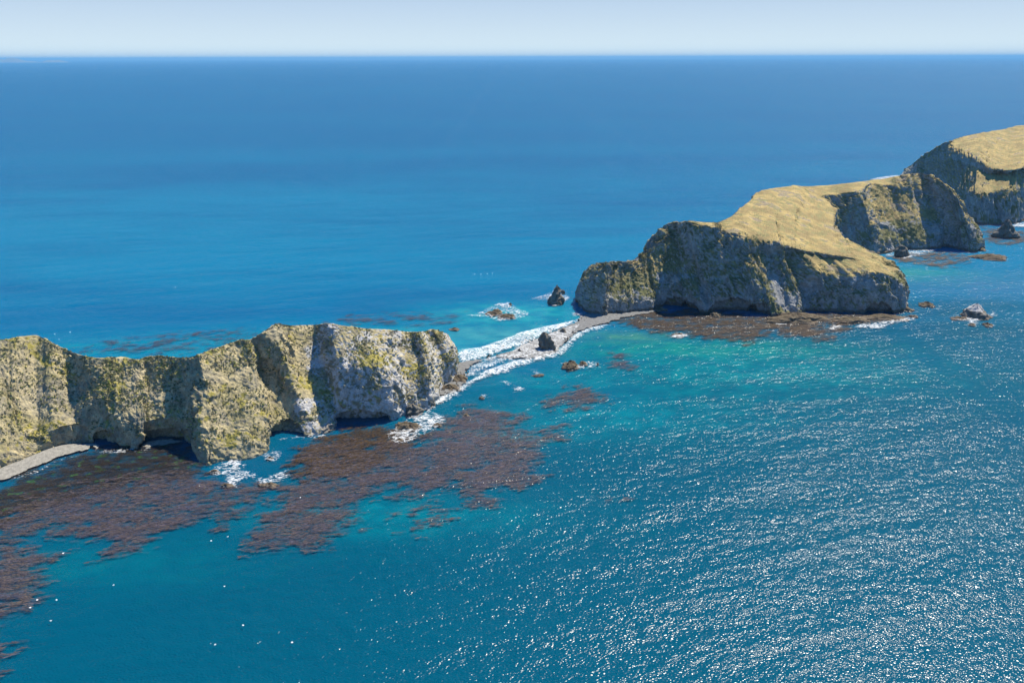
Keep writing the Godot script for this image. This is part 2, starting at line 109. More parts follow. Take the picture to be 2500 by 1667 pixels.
var KELP := {
	"main": PackedVector2Array([Vector2(-216.1, -296.1), Vector2(-213.2, -310.4), Vector2(-193.1, -323.8), Vector2(-170.9, -331.8), Vector2(-151.9, -340.2), Vector2(-127.8, -317.5), Vector2(-101.5, -321.3), Vector2(-102.5, -348.8), Vector2(-90.7, -362.9), Vector2(-64.2, -360.3), Vector2(-47.1, -362.6), Vector2(-38.2, -385.5), Vector2(-23.1, -405.1), Vector2(-8.7, -402.1), Vector2(7.7, -385.2), Vector2(0.8, -372.2), Vector2(27.9, -379.8), Vector2(27.0, -364.6), Vector2(11.3, -352.7), Vector2(22.4, -342.7), Vector2(7.9, -339.3), Vector2(17.7, -328.7), Vector2(4.5, -314.9), Vector2(-9.0, -311.1), Vector2(-5.9, -298.4), Vector2(-17.9, -298.5), Vector2(-22.8, -318.9), Vector2(-31.3, -303.9), Vector2(-53.0, -311.4), Vector2(-63.2, -315.2), Vector2(-62.1, -286.9), Vector2(-71.3, -271.2), Vector2(-86.5, -264.0), Vector2(-99.1, -266.9), Vector2(-105.9, -283.8), Vector2(-102.8, -311.7), Vector2(-114.8, -300.8), Vector2(-116.0, -282.3), Vector2(-126.0, -290.5), Vector2(-132.5, -284.0), Vector2(-141.1, -274.6), Vector2(-148.5, -264.3), Vector2(-156.2, -262.9), Vector2(-162.7, -274.7), Vector2(-170.7, -271.7), Vector2(-187.7, -281.1), Vector2(-193.0, -274.9), Vector2(-215.7, -278.1), Vector2(-223.9, -291.0)]),
	"brown": PackedVector2Array([Vector2(-103.7, -329.4), Vector2(-102.6, -358.1), Vector2(-88.8, -375.3), Vector2(-67.2, -380.4), Vector2(-48.5, -375.1), Vector2(-46.6, -357.8), Vector2(-61.1, -339.7), Vector2(-78.3, -323.1), Vector2(-93.7, -321.2)]),
	"shore": PackedVector2Array([Vector2(-231.2, -308.6), Vector2(-224.4, -330.1), Vector2(-214.1, -345.0), Vector2(-205.0, -354.1), Vector2(-182.4, -358.6), Vector2(-168.8, -362.4), Vector2(-154.1, -349.2), Vector2(-142.6, -331.7), Vector2(-153.5, -323.6), Vector2(-178.6, -314.0), Vector2(-200.5, -301.2), Vector2(-215.2, -282.8)]),
	"west": PackedVector2Array([Vector2(-212.8, -273.4), Vector2(-192.1, -273.3), Vector2(-176.0, -268.8), Vector2(-173.4, -254.7), Vector2(-164.4, -245.4), Vector2(-160.6, -236.8), Vector2(-171.7, -232.1), Vector2(-182.5, -225.3)]),
	"southwest": PackedVector2Array([Vector2(-177.4, -224.2), Vector2(-166.6, -220.8), Vector2(-159.4, -208.4), Vector2(-163.0, -200.8)]),
	"small": PackedVector2Array([Vector2(-43.5, -288.4), Vector2(-32.7, -298.6), Vector2(-23.4, -296.8), Vector2(-24.6, -288.3), Vector2(-38.0, -278.7), Vector2(-42.5, -280.3)]),
	"east": PackedVector2Array([Vector2(12.9, -407.8), Vector2(36.7, -436.0), Vector2(55.5, -422.9), Vector2(58.1, -413.5), Vector2(46.3, -404.7), Vector2(35.8, -393.3), Vector2(27.2, -404.8), Vector2(5.5, -396.3)]),
	"spit": PackedVector2Array([Vector2(61.1, -495.6), Vector2(74.2, -487.3), Vector2(83.9, -460.2), Vector2(69.3, -450.9), Vector2(59.4, -456.7)]),
	"headland": PackedVector2Array([Vector2(70.9, -555.8), Vector2(96.7, -580.1), Vector2(126.2, -579.8), Vector2(171.1, -576.1), Vector2(196.9, -554.6), Vector2(224.7, -544.3), Vector2(240.5, -537.3), Vector2(211.9, -509.8), Vector2(196.5, -516.2), Vector2(182.5, -528.3), Vector2(157.4, -503.3), Vector2(147.6, -510.4), Vector2(125.6, -516.8), Vector2(106.6, -526.1), Vector2(89.5, -532.9)]),
	"cove": PackedVector2Array([Vector2(355.8, -752.1), Vector2(376.4, -769.0), Vector2(416.2, -774.3), Vector2(448.4, -762.3), Vector2(437.6, -740.1), Vector2(411.1, -714.2), Vector2(387.6, -704.5), Vector2(370.4, -719.8), Vector2(360.2, -730.3)]),
	"far": PackedVector2Array([Vector2(526.7, -898.1), Vector2(541.5, -886.3), Vector2(561.4, -871.1), Vector2(561.3, -835.8), Vector2(517.0, -797.3), Vector2(489.5, -797.6), Vector2(486.4, -816.8)]),
	"north": PackedVector2Array([Vector2(-305.9, -498.6), Vector2(-265.1, -529.4), Vector2(-192.3, -548.0), Vector2(-166.7, -523.9), Vector2(-155.8, -505.9), Vector2(-211.0, -483.1), Vector2(-276.6, -480.5)]),
	"northeast": PackedVector2Array([Vector2(-151.6, -547.7), Vector2(-123.2, -578.9), Vector2(-71.1, -581.7), Vector2(-34.6, -578.0), Vector2(-36.1, -546.6), Vector2(-69.3, -537.1), Vector2(-115.9, -540.5)]),
	"islets": PackedVector2Array([Vector2(-52.2, -298.7), Vector2(-47.1, -302.2), Vector2(-40.1, -298.6), Vector2(-43.4, -295.2), Vector2(-49.7, -294.5)]),
	"drift": PackedVector2Array([Vector2(36.5, -307.2), Vector2(47.9, -307.1), Vector2(51.1, -303.5), Vector2(41.6, -301.7)]),
	"apron": PackedVector2Array([Vector2(188.1, -567.3), Vector2(206.4, -576.2), Vector2(227.5, -579.1), Vector2(244.0, -574.4), Vector2(288.0, -570.9), Vector2(298.9, -563.3), Vector2(280.7, -554.8), Vector2(259.5, -546.4), Vector2(239.9, -541.1), Vector2(226.0, -538.5), Vector2(207.1, -510.1), Vector2(196.5, -515.2), Vector2(187.4, -538.8)]),
}
var FOAM := {
	"spit_front": PackedVector2Array([Vector2(-45.4, -402.7), Vector2(-41.1, -416.3), Vector2(-32.9, -426.2), Vector2(-26.6, -438.2), Vector2(-22.3, -445.9), Vector2(-16.1, -457.2), Vector2(-7.7, -465.5), Vector2(4.7, -475.9), Vector2(19.4, -483.0), Vector2(28.7, -490.3), Vector2(30.2, -494.0), Vector2(33.9, -501.7), Vector2(38.8, -515.6), Vector2(44.3, -526.0), Vector2(54.4, -538.9), Vector2(66.3, -545.5), Vector2(71.8, -544.3), Vector2(62.5, -536.6), Vector2(53.4, -528.0), Vector2(44.8, -515.6), Vector2(39.8, -501.6), Vector2(37.2, -492.1), Vector2(33.4, -482.8), Vector2(23.6, -477.5), Vector2(10.8, -468.8), Vector2(0.3, -458.7), Vector2(-10.5, -447.4), Vector2(-20.2, -438.1), Vector2(-25.6, -429.1), Vector2(-32.2, -416.2), Vector2(-41.7, -404.0), Vector2(-42.9, -399.0)]),
	"spit_wash": PackedVector2Array([Vector2(-29.4, -446.0), Vector2(-26.1, -464.0), Vector2(-19.1, -472.5), Vector2(-7.9, -477.8), Vector2(4.7, -481.3), Vector2(17.6, -486.6), Vector2(19.4, -483.0), Vector2(4.7, -475.9), Vector2(-7.7, -465.5), Vector2(-16.1, -457.2), Vector2(-22.4, -447.5)]),
	"spit_back": PackedVector2Array([Vector2(-36.2, -487.1), Vector2(-34.1, -494.6), Vector2(-21.3, -498.3), Vector2(-8.4, -512.0), Vector2(5.2, -528.5), Vector2(19.3, -539.2), Vector2(33.8, -548.1), Vector2(46.6, -557.2), Vector2(54.0, -566.7), Vector2(46.8, -550.3), Vector2(33.1, -534.7), Vector2(22.2, -522.0), Vector2(15.0, -509.8), Vector2(4.9, -500.0), Vector2(-8.1, -488.7), Vector2(-20.5, -476.1), Vector2(-33.2, -469.2)]),
	"spit_over": PackedVector2Array([Vector2(-24.5, -455.6), Vector2(-19.2, -476.1), Vector2(-4.2, -486.8), Vector2(4.9, -500.0), Vector2(15.8, -513.8), Vector2(29.4, -530.4), Vector2(40.5, -541.3), Vector2(48.1, -548.0), Vector2(52.0, -543.4), Vector2(42.9, -526.0), Vector2(36.4, -509.6), Vector2(30.0, -490.3), Vector2(20.6, -481.1), Vector2(8.5, -477.6), Vector2(-7.9, -477.8), Vector2(-18.9, -467.3)]),
	"stack_wash": PackedVector2Array([Vector2(12.3, -611.2), Vector2(22.0, -619.6), Vector2(30.4, -631.1), Vector2(36.0, -646.0), Vector2(42.9, -636.9), Vector2(47.0, -613.7), Vector2(39.7, -597.4), Vector2(32.9, -585.6), Vector2(28.0, -594.8), Vector2(27.7, -605.6), Vector2(19.9, -605.6)]),
	"flat_wash": PackedVector2Array([Vector2(-35.6, -567.6), Vector2(-25.6, -574.8), Vector2(-19.3, -587.4), Vector2(-11.1, -600.5), Vector2(-1.9, -603.1), Vector2(3.5, -589.8), Vector2(15.2, -572.0), Vector2(9.9, -562.3), Vector2(2.6, -556.5), Vector2(-8.9, -553.1), Vector2(-19.3, -562.6)]),
	"tip_wash": PackedVector2Array([Vector2(42.4, -569.3), Vector2(49.3, -581.7), Vector2(52.0, -597.2), Vector2(55.7, -586.7), Vector2(61.8, -579.0), Vector2(54.2, -569.2), Vector2(45.6, -562.0)]),
	"reef_wash": PackedVector2Array([Vector2(33.1, -458.5), Vector2(39.8, -466.9), Vector2(47.2, -473.8), Vector2(54.3, -470.2), Vector2(57.7, -466.7), Vector2(52.2, -461.7), Vector2(44.6, -458.4), Vector2(37.6, -454.3)]),
	"breaker": PackedVector2Array([Vector2(-7.4, -439.6), Vector2(-3.9, -441.1), Vector2(1.4, -433.4), Vector2(7.7, -430.4), Vector2(7.6, -425.9), Vector2(1.9, -422.4), Vector2(0.2, -428.9)]),
	"breaker_b": PackedVector2Array([Vector2(10.0, -458.7), Vector2(14.2, -458.6), Vector2(21.2, -450.4), Vector2(19.2, -445.6), Vector2(13.4, -448.8)]),
	"breaker_c": PackedVector2Array([Vector2(-20.0, -417.5), Vector2(-17.3, -421.8), Vector2(-9.9, -416.0), Vector2(-14.8, -414.0), Vector2(-18.7, -413.3)]),
	"islet_foot": PackedVector2Array([Vector2(-64.8, -368.6), Vector2(-60.5, -379.7), Vector2(-57.5, -386.0), Vector2(-53.5, -393.9), Vector2(-48.7, -402.1), Vector2(-42.4, -407.7), Vector2(-43.7, -397.9), Vector2(-36.5, -392.5), Vector2(-33.5, -382.0), Vector2(-41.3, -372.1), Vector2(-46.2, -367.3), Vector2(-50.9, -358.0), Vector2(-58.1, -358.1)]),
	"islet_foot_b": PackedVector2Array([Vector2(-44.1, -407.7), Vector2(-40.8, -416.4), Vector2(-32.8, -420.8), Vector2(-28.0, -419.2), Vector2(-33.4, -411.9), Vector2(-38.9, -407.6), Vector2(-41.9, -402.0)]),
	"ring": PackedVector2Array([Vector2(-27.6, -392.4), Vector2(-25.0, -395.8), Vector2(-22.6, -392.4), Vector2(-24.0, -388.4), Vector2(-26.8, -389.1)]),
	"ring_b": PackedVector2Array([Vector2(-11.5, -396.3), Vector2(-8.7, -399.1), Vector2(-5.9, -397.0), Vector2(-8.1, -393.6)]),
	"buttress_wash": PackedVector2Array([Vector2(-143.3, -332.2), Vector2(-140.3, -336.4), Vector2(-135.1, -341.5), Vector2(-129.9, -343.3), Vector2(-125.7, -338.0), Vector2(-126.0, -331.2), Vector2(-120.6, -332.0), Vector2(-114.1, -326.2), Vector2(-107.5, -331.1), Vector2(-103.3, -333.6), Vector2(-101.4, -327.8), Vector2(-104.8, -321.4), Vector2(-109.6, -316.0), Vector2(-113.6, -319.1), Vector2(-119.4, -325.5), Vector2(-122.9, -321.5), Vector2(-122.5, -315.3), Vector2(-130.5, -316.1), Vector2(-130.0, -323.9), Vector2(-138.6, -328.0)]),
	"rock_wash": PackedVector2Array([Vector2(-121.3, -342.3), Vector2(-120.3, -350.4), Vector2(-116.9, -355.0), Vector2(-112.5, -351.3), Vector2(-109.4, -345.8), Vector2(-111.4, -339.7), Vector2(-117.2, -339.7)]),
	"buttress_wash_b": PackedVector2Array([Vector2(-141.8, -316.1), Vector2(-140.2, -319.2), Vector2(-135.0, -317.6), Vector2(-136.2, -314.6)]),
	"lobe_wash": PackedVector2Array([Vector2(-117.9, -361.7), Vector2(-116.5, -364.6), Vector2(-108.5, -367.5), Vector2(-99.7, -367.4), Vector2(-94.0, -371.4), Vector2(-91.4, -378.6), Vector2(-89.9, -375.4), Vector2(-93.3, -366.4), Vector2(-99.0, -364.5), Vector2(-111.9, -363.6)]),
	"beach_wash": PackedVector2Array([Vector2(-230.1, -322.2), Vector2(-226.7, -327.8), Vector2(-220.4, -333.6), Vector2(-218.1, -343.2), Vector2(-211.3, -346.9), Vector2(-205.6, -353.3), Vector2(-205.0, -350.7), Vector2(-210.0, -344.4), Vector2(-215.6, -339.5), Vector2(-217.5, -329.5), Vector2(-224.2, -324.4)]),
	"cove_wash": PackedVector2Array([Vector2(-204.3, -349.4), Vector2(-204.4, -352.0), Vector2(-196.7, -353.2), Vector2(-185.3, -354.5), Vector2(-184.2, -350.6), Vector2(-191.0, -348.7), Vector2(-198.7, -348.7)]),
	"cove_wash_b": PackedVector2Array([Vector2(-180.0, -350.5), Vector2(-181.1, -355.7), Vector2(-176.8, -357.0), Vector2(-175.7, -353.1), Vector2(-178.3, -349.3)]),
	"east_wash": PackedVector2Array([Vector2(221.5, -535.8), Vector2(228.0, -543.9), Vector2(239.9, -541.1), Vector2(256.3, -549.3), Vector2(271.3, -553.4), Vector2(287.8, -560.5), Vector2(298.9, -563.3), Vector2(291.5, -553.2), Vector2(276.8, -546.3), Vector2(258.5, -534.1), Vector2(246.3, -535.6), Vector2(235.9, -539.7), Vector2(225.0, -529.1)]),
	"apron_wash": PackedVector2Array([Vector2(186.5, -547.1), Vector2(193.5, -558.4), Vector2(200.5, -552.6), Vector2(200.3, -544.2), Vector2(188.2, -541.5)]),
	"mid_wash": PackedVector2Array([Vector2(107.8, -518.4), Vector2(113.7, -527.4), Vector2(121.3, -523.5), Vector2(121.8, -519.6), Vector2(113.5, -513.4)]),
	"white_wash": PackedVector2Array([Vector2(320.9, -559.1), Vector2(328.1, -563.6), Vector2(335.3, -559.0), Vector2(350.0, -565.7), Vector2(360.8, -574.9), Vector2(361.0, -567.9), Vector2(348.9, -558.8), Vector2(337.1, -552.3), Vector2(331.2, -541.5), Vector2(324.8, -539.5), Vector2(327.8, -550.2), Vector2(320.8, -553.5)]),
	"white_wash_b": PackedVector2Array([Vector2(337.6, -545.7), Vector2(345.3, -550.0), Vector2(343.9, -539.3), Vector2(338.3, -535.1), Vector2(335.3, -539.4)]),
	"cove_surf": PackedVector2Array([Vector2(353.8, -753.7), Vector2(371.6, -769.3), Vector2(391.8, -777.2), Vector2(417.8, -781.0), Vector2(427.1, -780.9), Vector2(411.8, -768.8), Vector2(391.5, -753.2), Vector2(370.1, -738.3), Vector2(368.3, -742.0)]),
	"point_surf": PackedVector2Array([Vector2(459.6, -772.2), Vector2(469.6, -780.3), Vector2(469.6, -772.1), Vector2(461.7, -766.2)]),
	"ledge_surf": PackedVector2Array([Vector2(462.2, -744.7), Vector2(477.8, -756.1), Vector2(484.1, -756.0), Vector2(473.3, -748.4)]),
	"far_surf": PackedVector2Array([Vector2(559.0, -891.7), Vector2(579.1, -913.2), Vector2(586.6, -913.1), Vector2(592.9, -907.5), Vector2(583.1, -891.4), Vector2(572.1, -888.9)]),
	"back_surf": PackedVector2Array([Vector2(557.4, -1262.0), Vector2(581.7, -1284.1), Vector2(615.5, -1306.7), Vector2(627.4, -1306.5), Vector2(607.9, -1289.7), Vector2(572.3, -1257.3)]),
}
var LAND := {
	"beach": PackedVector2Array([Vector2(-240.6, -331.4), Vector2(-240.0, -336.1), Vector2(-234.3, -343.9), Vector2(-229.6, -353.4), Vector2(-224.6, -358.7), Vector2(-218.4, -360.6), Vector2(-208.0, -359.2), Vector2(-198.5, -357.2), Vector2(-197.6, -353.9), Vector2(-205.6, -353.3), Vector2(-212.3, -348.8), Vector2(-217.9, -343.8), Vector2(-222.5, -335.4), Vector2(-226.1, -327.8), Vector2(-231.1, -321.1), Vector2(-233.0, -318.9)]),
	"cove_beach": PackedVector2Array([Vector2(-181.7, -353.1), Vector2(-183.4, -361.1), Vector2(-172.8, -365.1), Vector2(-164.4, -362.3), Vector2(-168.5, -360.3), Vector2(-177.4, -357.0), Vector2(-180.2, -353.8)]),
	"spit": PackedVector2Array([Vector2(-36.7, -432.2), Vector2(-35.7, -460.7), Vector2(-32.8, -472.7), Vector2(-19.3, -477.9), Vector2(-4.2, -488.7), Vector2(4.9, -501.9), Vector2(15.8, -515.8), Vector2(29.5, -532.6), Vector2(47.0, -552.6), Vector2(49.6, -566.8), Vector2(59.1, -574.0), Vector2(79.8, -573.8), Vector2(103.2, -581.1), Vector2(114.5, -581.0), Vector2(105.7, -573.6), Vector2(81.9, -561.7), Vector2(69.7, -550.1), Vector2(54.4, -538.9), Vector2(44.3, -526.0), Vector2(37.0, -509.6), Vector2(29.8, -488.4), Vector2(20.5, -480.2), Vector2(8.5, -477.6), Vector2(-7.9, -479.6), Vector2(-20.3, -472.6), Vector2(-27.1, -458.9), Vector2(-26.6, -449.1), Vector2(-30.6, -435.1)]),
	"islet_apron": PackedVector2Array([Vector2(-41.9, -419.1), Vector2(-41.2, -430.7), Vector2(-36.6, -438.2), Vector2(-29.2, -442.8), Vector2(-29.3, -433.6), Vector2(-32.3, -426.2), Vector2(-39.1, -419.1)]),
}
const ROCKS := [
	[33.9, -596.1, 12.7, 12.7, "sea_stack", "peak", "tall pointed sea stack ringed by surf behind the gravel spit", 0.85],
	[41.5, -626.6, 3.2, 2.5, "sea_rock", "block", "small dark rock beside the tall pointed sea stack", 0.85],
	[-12.1, -569.8, 11.1, 2.6, "sea_rock", "slab", "tilted dark slab rock in the surf behind the spit", 1.14],
	[-3.2, -561.2, 12.4, 2.0, "sea_rock", "slab", "low flat brown rock beside the tilted slab in surf", 0.77],
	[-1.2, -594.6, 2.3, 1.5, "sea_rock", "block", "tiny rock poking out of foam near the tilted slab", 0.85],
	[22.3, -491.3, 10.7, 10.9, "sea_stack", "block", "big blocky stack standing on the gravel spit", 0.85],
	[35.5, -525.0, 4.3, 3.5, "sea_rock", "block", "small dark boulder on the spit beyond the blocky stack", 0.85],
	[4.6, -487.7, 2.8, 2.5, "sea_rock", "block", "small upright boulder on the spit short of the blocky stack", 0.85],
	[36.4, -458.5, 9.1, 3.5, "sea_rock", "slab", "brown weed covered rock in the water off the spit", 1.50],
	[44.3, -465.1, 4.9, 1.6, "sea_rock", "slab", "low brown rock awash next to the weed covered rock", 1.35],
	[-40.0, -534.3, 6.3, 1.1, "sea_rock", "slab", "small weedy rock awash near the islet tip", 0.81],
	[16.3, -448.0, 6.6, 0.7, "sea_rock", "slab", "low rock under a breaking wave off the spit", 0.45],
	[-17.1, -414.7, 3.4, 0.7, "sea_rock", "slab", "small brown rock awash off the islet tip", 0.81],
	[53.3, -466.4, 1.5, 1.0, "sea_rock", "block", "tiny rock at the end of the reef foam", 0.85],
	[372.3, -748.8, 11.2, 10.3, "sea_stack", "block", "dark stump of rock below the second headland", 0.85],
	[319.3, -587.8, 10.1, 1.9, "sea_rock", "slab", "lone dark rock off the headland corner", 1.09],
	[342.5, -558.9, 19.1, 8.7, "sea_stack", "white", "white capped rock with dark foot standing off the headland", 0.85],
	[326.7, -555.7, 12.5, 1.2, "sea_rock", "slab", "low brown ledge joined to the white capped rock", 0.54],
	[327.8, -542.0, 4.6, 0.9, "sea_rock", "slab", "little rock in foam below the white capped rock", 1.02],
	[338.7, -539.3, 6.2, 1.6, "sea_rock", "slab", "red brown rock in foam beside the white capped rock", 1.36],
	[455.5, -739.1, 31.1, 2.8, "sea_rock", "slab", "long low dark ledge off the second headland's point", 0.66],
	[522.3, -832.4, 23.4, 17.1, "sea_stack", "peak", "grey pyramid stack standing off the far headland", 0.85],
	[463.6, -776.3, 11.9, 2.8, "sea_rock", "slab", "broken rock at the foot of the second headland's point", 1.50],
	[-115.8, -342.7, 3.9, 0.8, "sea_rock", "slab", "pale brown rock under surf beside the islet buttress", 0.64],
	[-127.8, -316.1, 5.8, 1.1, "sea_rock", "slab", "round tan rock washed by swirling foam", 0.59],
	[-109.0, -316.7, 8.2, 0.9, "sea_rock", "slab", "flat tan rock at the outer edge of swirling foam", 0.45],
	[-138.0, -329.7, 5.6, 0.8, "sea_rock", "slab", "pale rock in the wash under the islet buttress", 0.45],
	[-53.9, -374.6, 12.0, 2.4, "sea_rock", "slab", "brown ledge with white surf beside the kelp bed", 0.68],
	[-56.5, -361.5, 4.2, 0.9, "sea_rock", "slab", "small rock at the outer end of the brown ledge", 0.73],
	[-38.7, -378.9, 4.4, 1.0, "sea_rock", "slab", "pale brown rock in lacy foam off the islet", 0.75],
	[-24.7, -390.4, 3.4, 1.0, "sea_rock", "slab", "round pale rock ringed with foam", 1.03],
	[-53.0, -392.6, 7.3, 4.7, "sea_rock", "block", "dark boulder at the foot of the islet's hollow", 0.85],
	[-45.4, -403.5, 6.3, 5.3, "sea_rock", "block", "brown boulder against the islet foot above the surf line", 0.85],
	[115.0, -520.9, 7.7, 1.1, "sea_rock", "slab", "rock under white surf off the headland kelp", 0.67],
	[150.2, -563.2, 10.2, 2.4, "sea_rock", "slab", "pale streaked ledge at the foot of the headland spur", 1.19],
	[205.6, -546.9, 38.9, 4.9, "sea_rock", "slab", "broken rock shelf along the headland foot", 0.63],
	[251.3, -578.9, 19.9, 6.4, "sea_rock", "block", "pale knobbly outcrop against the headland cliff foot", 0.85],
	[245.0, -549.4, 28.5, 2.5, "sea_rock", "slab", "brown weedy shelf in front of the headland cliff", 0.45],
	[272.5, -556.3, 31.3, 1.5, "sea_rock", "slab", "long brown ledge running to the headland corner", 0.45],
	[293.8, -575.4, 15.2, 2.7, "sea_rock", "slab", "dark rock toe at the headland corner", 0.96],
	[295.6, -561.9, 6.0, 0.8, "sea_rock", "slab", "thin brown rock at the end of the corner surf", 0.71],
	[68.1, -564.8, 4.7, 10.6, "sea_stack", "peak", "thin pale rock pillar leaning on the headland tip", 0.85],
	[111.0, -578.7, 12.0, 1.7, "sea_rock", "slab", "pale boulder heap by the headland's sea cave", 0.74],
	[-97.1, -374.0, 14.9, 3.4, "sea_rock", "strata", "tilted streaky strata rock at the islet foot", 0.80],
	[-108.4, -374.1, 16.9, 3.4, "sea_rock", "strata", "pale layered rock shelf over a dark sea cave", 0.71],
	[-31.7, -439.5, 10.1, 2.5, "sea_rock", "slab", "heap of brown rocks between islet tip and spit", 0.97],
	[-36.5, -425.7, 11.3, 2.2, "sea_rock", "slab", "brown weedy boulders below the islet tip", 0.73],
]
